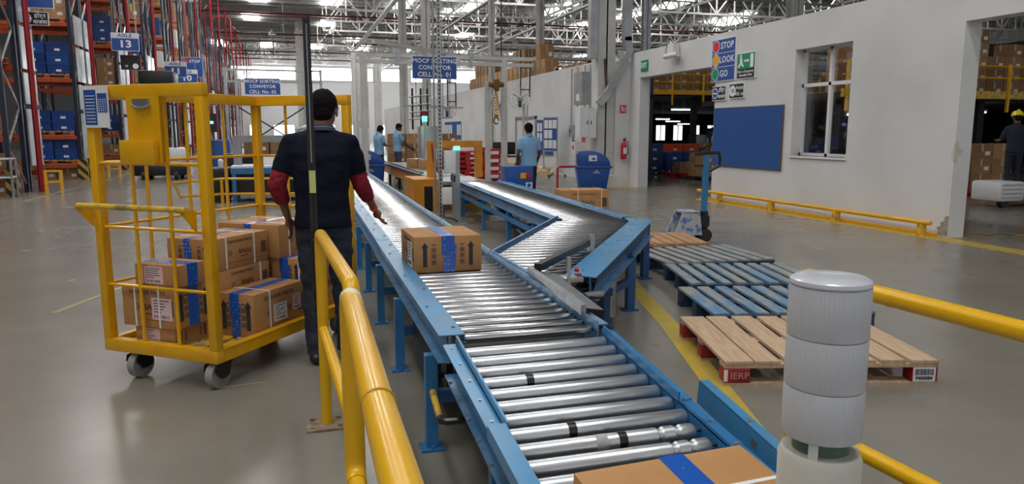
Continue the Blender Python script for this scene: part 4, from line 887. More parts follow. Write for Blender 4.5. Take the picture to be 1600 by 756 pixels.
cbx('big carton with blue tape and a white label at the right front of the cart', .095,.362,.36,.86,.201,.47, arrows=('front',), logo=('right',), straps=[('x',-.10)], sheets=[('right',.0,-.02,.13,.11,'paper'),('right',.17,.01,.08,.10,'pinkpaper')], tx=-.01, tw=.07)
cbx('carton at the back of the cart under the one with blue taped front', -.10,.32,.88,1.32,.201,.40)
cbx('carton with blue taped front behind the big right carton', -.04,.34,.90,1.30,.402,.60, arrows=('front',), tx=.03, tw=.07, straps=[('y',.15)])
cbx('dark lower carton squeezed behind the left stack', -.36,-.12,.90,1.28,.201,.60)
cbx('top right carton in the cart with a printed logo and two straps', -.34,.17,.875,1.33,.602,.825, logo=('right',), straps=[('x',-.12),('x',.12)], tx=0, tw=.06)

# ================================================================== CONVEYORS
ROLLER_CACHE = {}
def roller_mesh(l, r, groove=False):
    key = (round(l, 3), r, groove)
    if key not in ROLLER_CACHE:
        mb = MB()
        if groove: 
            prof = [(.004,0),(r*.9,.004),(r,.01),(r,l-.17),(r*.78,l-.162),(r*.78,l-.152),(r,l-.144),(r,l-.105),(r*.78,l-.097),(r*.78,l-.087),(r,l-.079),(r,l-.035),(r*.85,l-.028),(r*.5,l-.02)]
        else: prof = [(.004,0),(r*.85,.003),(r,.010),(r,l-.010),(r*.85,l-.003),(.004,l)]
        T = Matrix.Translation((-l/2,0,0)) @ Matrix.Rotation(R(90), 4, 'Y')
        mb.T = T; mb.lathe(prof, 20, 0)
        mb.cyl((0,0,-.012),(0,0,l+.012),.006,n=8,mi=1)
        ROLLER_CACHE[key] = mb.mesh('roller', ['rollerbig' if r > .025 else 'roller', 'rollerdark'])
    return ROLLER_CACHE[key]
def slots(T, y0, y1, x, z0, z1, step=.1):
    mb = MB(T); y = y0+.05
    while y < y1: mb.box(x-.0015, x+.0015, y-.008, y+.008, z0, z1); y += step
    return mb
def bolts(T, pts, r=.009):
    mb = MB(T)
    for (x, y, z) in pts: mb.cyl((x,y,z),(x,y,z+.006),r,n=6).cyl((x,y,z+.006),(x,y,z+.009),r*.6,n=8)
    return mb
def legpair(t, T, xs, y, ztop, m='blue', cross=True, parent_world=True, wd=.055):
    for x in xs:
        lg = MB(T).box(x-wd/2,x+wd/2,y-wd/2,y+wd/2,.012,ztop-.001).build('leg', m, t, world=True)
        MB(T).box(x-wd,x+wd,y-wd*.9,y+wd*.9,0,.012).cyl((x,y-wd*.75,.012),(x,y-wd*.75,.028),.009,n=8).build('foot_plate', m, lg, world=True)
    if cross: MB(T).box(min(xs),max(xs),y-.02,y+.02,.22,.28).build('cross_bar', 'navyleg', t, world=True)
def conv_T(x, y, rz): return Matrix.Translation((x, y, 0)) @ Matrix.Rotation(rz, 4, 'Z')
C1 = conv_T(1.005, 3.0, -.0195)
def module(lab, T, y0, y1, hw, zr, legs, pitch=.115, r=.022, cover_l=True, cover_r=False, mcov='bluetop', legm='blue', legx=None, seam=(), grp=None):
    base = T @ Vector((0, y0, 0)); t = thing('roller_conveyor', lab, 'conveyor', base, math.atan2(-T[0][1], T[0][0]) if False else 0, grp)
    # side channels: web, bottom flange, inner lip
    for s, cov in ((-1, cover_l), (1, cover_r)):
        wx = s*(hw+.065) if cov else s*(hw+.012)
        ch = MB(T).box(min(wx,wx+.004*s),max(wx,wx+.004*s),y0,y1,zr-.105,zr+.012).box(min(wx,wx+s*.055),max(wx,wx+s*.055),y0,y1,zr-.109,zr-.105)
        if not cov: ch.box(min(wx,wx+s*.05),max(wx,wx+s*.05),y0,y1,zr+.008,zr+.014).box(min(wx,wx-s*.004),max(wx,wx-s*.004),y0,y1,zr-.02,zr+.028)
        ch.build('side_channel', 'bluegrey', t, world=True)
        if cov:
            a, b = sorted((s*(hw+.0), s*(hw+.115)))
            cp = MB(T).box(a,b,y0,y1,zr+.012,zr+.016).box(*sorted((s*hw, s*(hw+.004))),y0,y1,zr-.01,zr+.012)
            c = cp.build('cover_plate', mcov, t, world=True)
            bolts(T, [(s*(hw+.03+.05*(i%2)), y0+.12+.42*i, zr+.016) for i in range(int((y1-y0)/.42))]).build('bolt', 'galv', c, world=True)
            slots(T, y0, y1, wx+s*.005, zr-.03, zr-.005).build('slot_row', 'rollerdark', t, world=True)
        else:
            bolts(T, [(wx+s*.025, y0+.15+.5*i, zr+.014) for i in range(int((y1-y0)/.5))]).build('bolt', 'galv', t, world=True)
    rm = roller_mesh(2*hw-.004, r); n_ = int((y1-y0)/pitch); I = wm(t).inverted(); ang = math.atan2(T[1][0], T[0][0])
    for i in range(n_):
        p = I @ (T @ Vector((0, y0+pitch*(i+.5), zr-r)))
        child('roller', rm, t, p, (rnd.uniform(0,6), 0, ang))
    lx = legx or (-(hw+.128), hw+.05)
    for y in legs: legpair(t, T, lx, y, zr-.11, legm)
    return t
cv = module('near half of the long blue roller conveyor with the taped carton', C1, .03, 3.03, .305, .562, (.19,1.36,2.53), cover_l=True)
MB(C1).box(-.29,.29,.05,3.0,.46,.48).build('pan', 'black', cv, world=True)  # black sheet added so the gaps between rollers read as shade
for yy in (.35, 1.2, 2.1): MB(C1).box(-.29,.29,yy-.02,yy+.02,.40,.46).build('cross_bar', 'navyleg', cv, world=True)
MB(C1).box(-.36,-.33,.5,1.3,.10,.42).build('belt_guard', 'black', cv, world=True)
mt = MB(C1).cyl((-.3,.35,.30),(.05,.35,.30),.09,n=18).box(-.1,.1,.25,.48,.20,.40).box(-.34,-.28,.3,.42,.24,.36).build('drive_motor', 'black', cv, world=True)
MB(C1).box(-.36,.3,-.01,.03,.40,.455).build('end_panel', 'black', cv, world=True)
cv2 = module('middle stretch of the long roller conveyor beside the man in the navy shirt', C1, 3.04, 8.0, .300, .562, (3.7,4.87,6.05,7.2), cover_l=True, mcov='bluegrey')
MB(C1).box(-.29,.29,3.05,7.95,.46,.48).build('pan', 'black', cv2, world=True)  # shade between the middle rollers, added as a black sheet
for y in (4.2,6.4): MB(C1).cyl((-.3,y,.30),(.05,y,.30),.08,n=14).build('drive_motor', 'black', cv2, world=True)
cv3 = module('far end of the long roller conveyor near the blue bin', C1, 8.01, 12.9, .300, .562, (8.4,9.6,11.0,12.4), cover_l=True, mcov='bluegrey')

# ramp section running down to the camera
ra = thing('roller_ramp', 'near roller ramp with large steel rollers sloping to the bottom edge', 'conveyor', (.98, 2.95, 0))
RT = Matrix.Translation((.98, 2.97, .548)) @ Matrix.Rotation(R(6.2), 4, 'X')
LR = 1.95
MB(RT).box(-.33,.33,-LR,-.01,-.098,-.09).build('pan', 'black', ra, world=True)  # added black sheet giving the ramp rollers dark gaps
for s in (-1, 1):
    o = s*.335
    a, b = sorted((o, o+s*.055))
    ch = MB(RT).box(*sorted((o, o+s*.004)), -LR, 0, -.10, .022).box(a, b, -LR, 0, .004, .009).box(*sorted((o, o+s*.062)), -LR, -.06, -.105, -.10)
    ch.build('side_channel', 'bluegrey' if s < 0 else 'blue', ra, world=True)
    bolts(RT, [(o+s*.032, -.06-.16*i, .009) for i in range(11)]+[(o+s*.055, -.14-.16*i, -.10) for i in range(10)]).build('bolt', 'galv', ra, world=True)
MB(RT).box(-.395,-.339,-.78,-.02,.010,.014).box(-.339,-.331,-.78,-.01,.01,.05).build('rail_cover', 'bluetop', ra, world=True)
MB(RT).box(-.41,-.35,-1.9,-.80,.012,.06).build('outer_guard', 'bluetop', ra, world=True)
MB(RT).box(.331,.339,-.70,-.02,.01,.045).box(.339,.39,-.70,-.02,.010,.014).build('rail_cover', 'blue', ra, world=True)
I = wm(ra).inverted()
for i in range(19):
    p = I @ (RT @ Vector((0, -.06-.1*i, -.020)))
    rl = child('roller', roller_mesh(.662, .028, 8 <= i <= 11), ra, p, (rnd.uniform(0,6), 0, 0))
for (x, yi) in ((-.12,7),(.02,8),(-.14,3)): MB(RT).cyl((x,-.06-.1*yi,-.020),(x+.03,-.06-.1*yi,-.020),.0285,n=20).build('tape_wrap', 'blackmetal', ra, world=True); MB(RT).cyl((-.06,-.86,-.020),(-.02,-.86,-.020),.0285,n=20).build('tape_wrap', 'paper', ra, world=True)
[MB().box(*b).build('leg', 'blue', ra, world=True) for b in ((.66,.72,2.45,2.5,0,.40),(1.25,1.31,2.45,2.5,0,.40),(.66,.72,1.1,1.15,0,.26),(1.25,1.31,1.1,1.15,0,.26))]
MB().box(.66,1.31,2.60,2.64,.30,.36).build('cross_bar', 'navyleg', ra, world=True)
gd = thing('guide_channel', 'teal blue angled guide channel beside the right of the roller ramp', 'guide', (1.40,2.1,0))
GT = Matrix.Translation((1.43, 2.33, .50)) @ Matrix.Rotation(R(6.2), 4, 'X') @ Matrix.Rotation(R(-3), 4, 'Z')
MB(GT).box(-.0,.005,-1.4,0,-.06,.03).box(0,.04,-1.4,0,.025,.03).box(0,.04,-.004,0,-.06,.03).build('channel', 'bluetop', gd, world=True)
MB(GT).box(-.001,.0,-.40,-.37,-.03,0).box(.012,.03,-.33,-.3,.03,.031).build('scuff_plate', 'galv', gd, world=True)
[MB().box(*b).build('leg', 'blue', gd, world=True) for b in ((1.41,1.44,2.0,2.04,0,.42),(1.37,1.40,1.2,1.24,0,.34))]
hero('nearest carton at the bottom edge with blue tape and a white strap over its top', (.875, 1.37, .3865), R(3), (.48,.46,.225), tx=0.03, tw=.07, straps=[('x',.07)], topmarks=True, grp='cartons on the conveyors', arrows=('front',)).rotation_euler = (R(6.2), 0, R(3))
# pull bar
pb = thing('pull_bar', 'yellow and black U shaped bar under the start of the roller ramp', 'bar', (.55,3.1,.28))
MB().tube([(.74,3.40,.28),(.61,3.38,.28),(.595,3.36,.28)],.016,8).build('bar_end', 'blackmetal', pb, world=True)
MB().tube([(.55,2.86,.28),(.55,2.83,.28),(.57,2.815,.28),(.74,2.80,.28)],.016,8).build('bar_end', 'blackmetal', pb, world=True)
MB().tube([(.595,3.36,.28),(.55,2.86,.28)],.015,8).build('bar_middle', 'yellowworn', pb, world=True)
MB().box(.73,.77,2.78,3.42,.26,.30).build('mounting', 'navyleg', pb, world=True)

# sorting conveyor, straight part
S2 = conv_T(2.93, 6.9, -.055)
sv = module('far straight part of the sorting conveyor beside the blue control box', S2, .0, 5.95, .32, .562, (.75,2.0,3.6,5.4), pitch=.13, cover_l=True, cover_r=True, legx=(-.40,.40))
MB(S2).bar((-.42,.8,.36),(-.42,5.6,.36),.05,.05).build('long_bar', 'blue', sv, world=True)
MB(S2).box(-.3,.3,.05,5.9,.46,.48).build('pan', 'black', sv, world=True)  # added sheet that darkens the gaps under the sorting rollers
MB().prism([(1.42,3.95),(1.6,3.95),(3.2,6.45),(3.2,6.8),(2.6,6.85),(1.42,5.0)],.47,.49).build('pan','black',tv_pan_parent,world=True) if False else None
MB(S2).bar((-.2,1.0,.06),(-.1,5,.42),.1,.04).build('chute', 'galv', sv, world=True)
# skewed part feeding the long conveyor
tv = thing('diverter_conveyor', 'skewed roller section joining the sorting conveyor to the long conveyor', 'conveyor', (2.3, 5.4, 0))
y = 3.98; zr = .562
def xl(y): return 1.405+max(0, y-5.12)*.63
def xr(y): return 1.58+(y-4.2)*.675 if y > 4.2 else 1.56
while y < 6.86:
    a, b = xl(y)+.012, min(xr(y)-.008, 3.26 if y < 6.7 else 3.26)
    rm = roller_mesh(round((b-a)*25)/25, .019)
    child('roller', rm, tv, wm(tv).inverted() @ Vector(((a+b)/2, y, zr-.019)), (rnd.uniform(0,6), 0, R(-1))); y += .115
def strip(p, q, off0, off1, z0, z1, name, m, par=tv):
    p, q = Vector((*p, 0)), Vector((*q, 0)); d = (q-p).normalized(); nrm = Vector((d.y, -d.x, 0))
    pl = [p+nrm*off0, q+nrm*off0, q+nrm*off1, p+nrm*off1]
    return MB().prism([(v.x, v.y) for v in pl], z0, z1).build(name, m, par, world=True)
MB().prism([(1.43,4.0),(1.56,4.0),(3.15,6.45),(3.2,6.8),(2.6,6.85),(1.43,5.0)],.47,.49).build('pan', 'black', tv, world=True)  # black sheet standing in for shade below the skewed rollers
MB().prism([(1.60,4.18),(1.74,4.02),(3.40,6.50),(3.42,6.62),(3.36,6.72),(3.24,6.80),(3.16,6.52)], .574, .580).build('cover_plate', 'bluetop', tv, world=True)
strip((1.73,4.03),(3.39,6.50),-.03,-.024,.44,.575,'side_channel','blue'); strip((1.73,4.03),(3.39,6.50),-.026,.03,.436,.44,'side_flange','bluegrey')
q = MB(); dd = Vector((1.66,2.47,0)).normalized(); nn_ = Vector((dd.y,-dd.x,0))
for i in range(34):
    c = Vector((1.73,4.03,0))+dd*(.06+.085*i)-nn_*.022; q._a([c+dd*.024+Vector((0,0,.485)), c-dd*.010+Vector((0,0,.485)), c-dd*.024+Vector((0,0,.55)), c+dd*.018+Vector((0,0,.55))], [(0,1,2,3)])
q.build('slot_row', 'rollerdark', tv, world=True)
bolts(Matrix(), [(1.75,4.25,.58),(2.1,4.75,.58),(2.5,5.35,.58),(2.9,5.95,.58),(3.28,6.62,.58),(2.2,4.83,.58)]).build('bolt', 'galv', tv, world=True)
strip((1.40,5.08),(2.60,7.0),-.055,-.0,.575,.580,'side_flange','bluegrey'); strip((1.40,5.08),(2.60,7.0),-.004,.0,.48,.60,'side_channel','blue')
MB().box(1.385,1.405,3.9,5.1,.50,.585).build('side_channel', 'bluegrey', tv, world=True)
for (x, y) in ((2.20,4.92),(2.62,5.36),(3.34,6.52),(2.5,6.9)):
    lg = MB().box(x-.032,x+.032,y-.032,y+.032,.012,.44 if x<3.3 else .55).build('leg', 'navyleg', tv, world=True); MB().box(x-.06,x+.06,y-.05,y+.05,0,.012).build('foot_plate', 'navyleg', lg, world=True)
MB().bar((2.20,4.92,.25),(2.62,5.36,.25),.04,.06).bar((1.6,4.5,.2),(2.20,4.92,.2),.05,.06).bar((2.62,5.36,.45),(3.34,6.52,.45),.03,.05).build('cross_bar', 'navyleg', tv, world=True)
# pusher / motor block at the junction
mo = thing('drive_unit', 'black motor and gearbox under the tip of the skewed conveyor', 'motor', (1.75,4.35,0))
MB().cyl((1.62,4.4,.30),(1.95,4.7,.30),.10,n=18).box(1.5,1.8,4.25,4.55,.02,.20).box(1.68,1.92,4.45,4.7,.12,.42).box(1.80,2.12,4.75,5.1,.04,.43).build('motor_body', 'black', mo, world=True)
MB().tube([(1.66,4.15,.50),(1.70,4.08,.56),(1.76,4.08,.55),(1.76,4.12,.49),(1.72,4.2,.45)],.012,7).tube([(1.60,4.2,.5),(1.62,4.05,.52),(1.68,4.0,.46),(1.9,4.15,.44)],.01,6).build('cable', 'black', mo, world=True)
MB().cyl((1.62,4.02,.47),(1.80,4.06,.47),.02,n=12).build('air_cylinder', 'galv', mo, world=True); MB().box(2.02,2.10,4.80,4.9,.05,.40).cyl((2.3,5.05,.05),(2.3,5.05,.42),.05,n=14).build('air_tank', 'galv', mo, world=True)
gp = thing('guide_plate', 'galvanised angled plate and dark bar across the skewed rollers', 'guide', (1.42,4.1,.6))
MB().prism([(1.37,4.22),(1.40,4.25),(1.335,3.2),(1.30,3.18)], .585, .63).build('plate', 'galv', gp, world=True)
MB()._a([(1.40,4.25,.61),(1.335,3.2,.61),(1.45,3.26,.578),(1.54,4.15,.578),(1.40,4.25,.614),(1.335,3.2,.614),(1.45,3.26,.582),(1.54,4.15,.582)],[(0,1,2,3),(7,6,5,4),(0,4,5,1),(1,5,6,2),(2,6,7,3),(3,7,4,0)]).build('wing', 'galv', gp, world=True)
MB().bar((1.42,4.18,.63),(2.09,4.98,.64),.045,.045).build('stop_bar', 'blackmetal', gp, world=True)
MB().box(2.08,2.12,4.94,4.98,.575,.70).build('bracket_post', 'galv', gp, world=True); MB().box(1.54,1.56,3.98,4.0,.50,.72).build('bracket_post', 'galv', gp, world=True)
MB().cyl((1.59,4.0,.64),(1.615,3.99,.64),.012,n=12).box(1.60,1.63,3.98,4.02,.60,.615).build('red_knob', 'red', gp, world=True)
MB().box(1.54,1.66,4.02,4.14,.555,.585).build('pneumatic_block', 'duct', gp, world=True, bevel=.006)

# strapping machine and feeding belt
sm = thing('strapping_machine', 'orange arch strapping machine on its orange base', 'machine', (3.0, 14.2, 0))
MB().box(2.53,2.69,13.95,14.1,.58,1.14).box(3.47,3.60,13.95,14.1,.56,1.14).box(2.53,3.60,13.95,14.1,1.14,1.27).build('arch', 'orange', sm, world=True)
MB().box(2.15,2.34,13.35,14.5,0,.45).box(2.5,2.62,13.35,14.5,0,.45).box(2.15,2.62,13.35,14.5,.45,.58).box(2.63,3.7,13.7,14.5,0,.49).build('base', 'orange', sm, world=True); MB().box(2.34,2.5,13.36,14.4,.04,.45).build('panel', 'blackmetal', sm, world=True)
MB().box(2.62,3.46,12.95,14.5,.5,.56).build('table', 'galv', sm, world=True); MB().tube([(2.60,13.9,1.22),(2.62,13.88,.9),(2.72,13.86,.62)],.012,6).build('cable', 'redpipe', sm, world=True)
MB().box(3.62,3.64,13.9,14.1,1.08,1.14).build('emergency_button', 'red', sm, world=True)
fb = thing('feed_conveyor', 'yellow sided feed conveyor with dark rails in front of the two workers', 'conveyor', (2.95, 17.5, 0))
MB().box(2.60,3.40,14.6,21.3,.5,.57).build('belt', 'galv', fb, world=True); MB().box(2.56,2.60,14.6,21.2,.32,.54).build('side_panel', 'orange', fb, world=True)
for x, z in ((2.58,.60),(2.52,.56)): MB().box(x-.03,x+.03,14.9,21.3,z,z+.025).build('side_rail', 'blackmetal', fb, world=True)
for y in (15.2,16.8,18.5,20.3): 
    for x in (2.62,3.36): MB().box(x-.03,x+.03,y-.03,y+.03,0,.5).build('leg', 'blackmetal', fb, world=True)
for y in (15.8,17.3,18.9): MB().bar((2.56,y,.1),(2.56,y+.6,.45),.02).build('brace', 'galv', fb, world=True)
for (x, y, l) in ((2.95,17.9,'left carton on the feed conveyor by the workers'),(3.1,17.1,'right carton with blue tape edge on the feed conveyor')):
    hero(l, (x,y,.572), R(6), (.36,.45,.22), straps=[('y',.05)], tx=.1 if x>3 else 0, grp='cartons on the feed conveyor', arrows=())
# control post and perforated pole
cp = thing('control_post', 'grey steel post with a control box and a green lamp on top', 'control post', (2.58, 11.75, 0))
MB().box(-.06,.06,-.05,.05,0,1.15).build('post', 'duct', cp); MB().box(-.20,-.03,-.16,-.02,.78,1.14).build('control_box', 'white', cp, bevel=.006)
MB().box(-.03,.06,-.06,-.0,1.15,1.21).build('green_lamp', 'greenlight', cp); MB().box(-.24,-.08,-.1,.0,.28,.55).build('junction_box', 'white', cp, bevel=.006)
MB().tube([(-.08,-.09,.78),(-.1,-.1,.68),(-.04,-.1,.64),(-.03,-.08,.74)],.012,6).tube([(-.2,-.05,.28),(-.22,-.08,.08),(-.05,-.12,.03),(.0,-.1,.0)],.012,6).build('cable', 'black', cp)
pp = MB().box(-.035,.035,-.002,.002,0,4.2).box(.031,.035,-.0,.045,0,4.2)
pl = thing('perforated_pole', 'tall slotted grey angle pole in front of the orange machine', 'pole', (2.37, 11.95, 0)); pp.build('angle', 'duct', pl)
q = MB()
for i in range(62): q.box(-.012,.012,-.004,-.002,.05+i*.066,.085+i*.066)
q.build('slot_row', 'rollerdark', pl); MB().box(-.06,.06,-.05,.05,0,.01).build('foot_plate', 'duct', pl)
MB().tube([(2.3,12.05,0),(2.3,12.05,4.1)],.018,8).build('air_pipe', 'duct', label='thin grey air pipe beside the slotted pole', cat='pipe')
lt = thing('signal_lamp', 'small signal lamp tower glowing green under a red lens', 'lamp', (3.62, 20.4, 0)); MB().box(-.015,.015,-.015,.015,0,1.72).build('pole', 'galv', lt)
MB().cyl((0,0,1.72),(0,0,1.86),.07,n=16).build('green_lens', 'greenlight', lt); MB().cyl((0,0,1.86),(0,0,2.0),.07,n=16).build('red_lens', 'redlamp', lt)
t = thing('machine_cabinet', 'tall pale machine cabinet right of the two workers', 'cabinet', (3.75, 21.5, 0)); MB().box(-.1,.45,-.3,.3,0,1.6).build('body', 'duct', t, bevel=.02); MB().box(.02,.35,-.32,-.3,.55,.95).build('door', 'white', t)
t = thing('pipe_rack', 'dark lattice of pipes and valves above the pale cabinet', 'pipework', (3.7,22,0))
for x in (-.15,.1,.3): MB().tube([(x,0,1.5),(x,0,2.7)],.03,6).build('pipe', 'blackmetal', t)
for z in (1.8,2.0,2.2,2.45): MB().tube([(-.25,0,z),(.4,0,z+.06)],.03,6).build('pipe', 'duct', t)
bb = thing('control_box', 'blue control box with a red and yellow button and round emblem', 'control box', (3.87, 12.55, 0))
MB().box(-.24,.24,-.2,.2,.45,.84).build('housing', 'binblue', bb, bevel=.01); MB().box(-.05,.05,-.05,.05,0,.45).build('stand', 'blackmetal', bb)
MB().box(.0,.11,-.21,-.2,.63,.73).build('yellow_plate', 'yellow', bb); MB().cyl((.14,-.2,.68),(.14,-.24,.68),.045,n=16).build('red_button', 'red', bb); MB().box(.1,.22,-.206,-.2,.46,.56).build('emblem', 'paper', bb); MB().disc((.16,.51),.035,y=-.207).build('emblem_disc', 'signblue', bb)
# litter bins
def bin_(lab, loc, rz, s=1):
    t = thing('litter_bin', lab, 'bin', loc, rz, 'blue litter bins'); 
    b = MB(); lo = [(-.34,-.22),(.34,-.22),(.34,.22),(-.34,.22)]; hi = [(-.42,-.28),(.42,-.28),(.42,.28),(-.42,.28)]
    b._a([(x,y,.0) for x,y in lo]+[(x,y,.55) for x,y in hi], [(3,2,1,0),(4,5,6,7),(0,1,5,4),(1,2,6,5),(2,3,7,6),(3,0,4,7)])
    b.build('body', 'binblue', t, bevel=.02)
    MB().box(-.46,.46,-.31,.31,.54,.60).build('rim', 'binblue', t, bevel=.012)
    prof = [(-.38,.6),(-.38,.95),(-.1,.97)]+[(-.1+.52*math.sin(a), .62+.35*math.cos(a)) for a in [k*math.pi/16 for k in range(1,8)]]+[(.42,.6)]
    MB().prismY(prof, -.27, .27).build('lid', 'binblue', t, bevel=.015)
    MB().box(-.392,-.38,-.22,.22,.64,.90).build('opening', 'black', t); MB().box(-.12,.08,-.274,-.27,.72,.86).build('sticker', 'paper', t); MB().box(-.04,.04,-.277,-.274,.75,.80).build('sticker_print', 'signblue', t)
    MB().text('BIN', .07, .06, .42, y=-.262) if False else None
    MB().box(.0,.16,-.283,-.262,.42,.445).box(.05,.11,-.285,-.262,.46,.49).build('emblem', 'steelwhite', t)
    return t
bin_('blue litter bin with white sticker standing by the big cream column', (7.28, 17.2, 0), R(-16))
bin_('blue litter bin at the end of the long conveyor left of the workers', (1.95, 19.6, 0), R(-4))
hero('strapped carton on the floor in front of the right blue bin', (5.02, 12.35, 0), R(-8), (.86,.6,.42), logo=('front',), straps=[('y',-.13),('y',.3)], tape=('left',), grp='loose cartons on the floor')
hero('carton on the floor under the sorting conveyor', (3.26, 8.9, 0), R(-4), (.28,.45,.28), grp='loose cartons on the floor')
rr = thing('floor_rail', 'small red tubular rail left of the right blue bin', 'rail', (6.6, 17.6, 0)); MB().tube([(-.1,0,0),(-.1,0,.52),(-.05,0,.56),(.35,0,.56)],.03,8).build('tube', 'red', rr)
# stacked red pallets and desk
for i in range(6): put('pallet', PAL_R, (5.05+rnd.uniform(-.03,.03), 21.8, .001+.145*i), R(rnd.uniform(-3,3)), 'red plastic pallet in the stack behind the orange arch', 'pallet', 'stacked red pallets')
t = thing('parts_shelf', 'shelf of red bins with white labels right of the orange arch', 'shelf', (5.75, 21.2, 0))
for z in (.05,.28,.51,.74): MB().box(-.2,.22,-.2,.3,z,z+.19).build('bin', 'red', t, bevel=.01); MB().box(-.12,.16,-.21,-.2,z+.04,z+.13).build('label_sheet', 'paper', t)
t = thing('desk', 'dark desk right of the red bins', 'desk', (6.5, 22, 0)); MB().box(-.45,.45,-.3,.3,.66,.70).build('desktop', 'black', t)
for x in (-.42,.42): MB().box(x-.02,x+.02,-.28,.28,0,.66).build('side_panel', 'black', t)
MB().box(-.1,.4,-.2,.2,.3,.32).build('shelf', 'galv', t)
t = thing('monitor', 'black monitor standing on the dark desk', 'monitor', (6.4,22,.70)); MB().box(-.4,.32,-.03,.03,.04,.42).build('housing', 'black', t, bevel=.01); MB().box(-.1,.1,-.1,.1,0,.03).build('foot', 'black', t)
cstack(3.6, 26, 0, 4, 1, 4, .61, .5, .342, CART_A, 'brown carton stacked behind the two workers', 'cartons behind the two workers')
t = MB().box(-.14,.14,-.01,.01,0,.42).build('notice_sheet', 'paper', label='white sheet fixed on the column above the left blue bin', cat='sheet'); t.location = (1.93, 19.9, 1.12)
MB().box(-.04,.04,.02,.1,0,3).build('thin_post', 'steelwhite', label='thin pale post carrying the white sheet', cat='post').location = (1.93, 19.9, 0)
for (x, y) in ((4.2,24.5),(5.4,26)):
    t = thing('cable_drop', 'hanging light drop frame with sockets behind the workers', 'frame', (x,y,1.9), group='hanging drop frames')
    for a in (-.12,.12): MB().bar((a,0,0),(a,0,10.5),.03).build('hanger', 'galv', t)
    MB().box(-.2,.2,-.05,.05,0,.06).box(-.6,.6,-.03,.03,.35,.4).build('bar', 'galv', t)

# ================================================================== PALLETS in the foreground
def pallet(lab, loc, rz, w_, d_, m, mblk, nb=7, bw=.125, grp=None, endlabel=False, h=.15):
    t = thing('pallet', lab, 'pallet', loc, rz, grp); r2 = random.Random(int(loc[0]*100))
    dk = MB()
    for i in range(nb):
        x = -w_/2+bw/2+i*(w_-bw)/(nb-1); b = bw*(1.0 if 0 < i < nb-1 else 1.15)*r2.uniform(.94,1.04)/2
        dk.T = Matrix.Translation((x+ (b-bw/2 if i==0 else (bw/2-b if i==nb-1 else 0)), r2.uniform(-.008,.008), 0)) @ Matrix.Rotation(r2.uniform(-.008,.008), 4, 'Z')
        dk.box(-b, b, -d_/2, d_/2, h-.022+.0, h)
    dk.build('top_deck', m, t, bevel=.002)
    st_ = MB()
    for y in (-d_/2+.05, 0, d_/2-.05): st_.box(-w_/2, w_/2, y-.05, y+.05, h-.042, h-.022)
    st_.build('stringer', m if mblk == 'palletred' else mblk, t); bt = MB()
    for y in (-d_/2+.05, 0, d_/2-.05): bt.box(-w_/2, w_/2, y-.05, y+.05, 0, .02)
    bt.build('bottom_deck', m if mblk == 'palletred' else mblk, t)
    for y in (-d_/2+.05, 0, d_/2-.05):
        for x in (-w_/2+.075, 0, w_/2-.075): MB().box(x-.075, x+.075, y-.05, y+.05, .02, h-.042).build('block', mblk, t, bevel=.003)
    return t
g = 'empty pallets lying in a row on the floor'
p1 = pallet('pale wooden pallet with red blocks and barcode label nearest the camera', (3.07,3.87,0), R(-15.5), 1.24, 1.04, 'palletwood', 'palletred', 7, .145, g)
MB().box(.475,.605,-.5225,-.5205,.022,.106).build('label_sheet', 'paper', p1); q = MB()
rr_ = random.Random(3); x = .485
while x < .595: w0 = rr_.choice([.002,.004,.006]); q.box(x, x+w0, -.5235, -.5225, .06, .098); x += w0+.003
q.text('P400084', .028, .54, .042, y=-.523, bold=.04).build('barcode', 'ink', p1)
q = MB(); q.text('IERP', .055, -.53, .062, y=-.5215, sx=1.1, bold=.0, align='CENTER'); q.build('worn_lettering', 'wornprint', p1)
MB().box(-.622,-.600,-.5225,-.5205,.03,.10).build('label_sheet', 'paper', p1)
pallet('worn blue pallet second from the camera behind the pale one', (3.58,4.85,0), R(-13.5), 1.2, .93, 'palletblue', 'palletnavy', 8, .10, g)
pallet('blue grey pallet in the middle of the row of five', (3.99,5.86,0), R(-14), 1.2, .94, 'palletmix', 'palletnavy', 9, .085, g)
pallet('grey weathered pallet fourth from the camera', (4.20,6.93,0), R(-3), 1.2, .97, 'palletgrey', 'palletnavy', 9, .085, g)
pallet('pinkish wooden pallet with red blocks farthest in the row at the pallet truck', (4.22,8.13,0), R(-11), 1.16, .95, 'palletorange', 'palletred', 9, .105, g)
# pallet truck
pj = thing('pallet_truck', 'scuffed blue and white hand pallet truck parked at the far pallet', 'pallet truck', (5.16, 8.5, 0), R(-8))
MB().bar((.10,0,.35),(.105,0,1.14),.07,.05).build('handle_shaft', 'blue', pj)
MB().tube([(-.05,0,1.15),(.13,0,1.17),(.28,0,1.17),(.30,0,1.10),(.29,0,1.0),(.13,0,.92)],.022,8).tube([(.1,0,1.0),(-.05,0,1.0)],.012,6).build('grip_loop', 'black', pj)
MB().prismY([(-.36,.10),(-.25,.40),(-.02,.41),(.02,.10)], -.16, -.13).prismY([(-.36,.10),(-.25,.40),(-.02,.41),(.02,.10)], .13, .16).box(-.25,-.02,-.16,.16,.385,.41).build('shroud', mat('scuffed_white_blue_paint', (.42,.43,.47), .5, col2=(.08,.18,.42), vscale=14, vth=(.38,.5)), pj)
MB().cyl((.10,0,.14),(.10,0,.40),.06,n=14).box(.0,.15,-.08,.08,.20,.34).build('pump', 'blackmetal', pj)
for y in (-.1,.06): MB().cyl((.10,y,.085),(.10,y+.05,.085),.085,n=20).build('wheel', 'tyre', pj)
for y in (-.24,.12): MB().box(-1.15,-.2,y-.0,y+.12,.052,.088).build('fork', 'duct', pj); MB().cyl((-1.05,y+.02,.04),(-1.05,y+.10,.04),.04,n=12).build('roller_wheel', 'tyre', pj)
pj.location = (5.16, 8.62, 0)

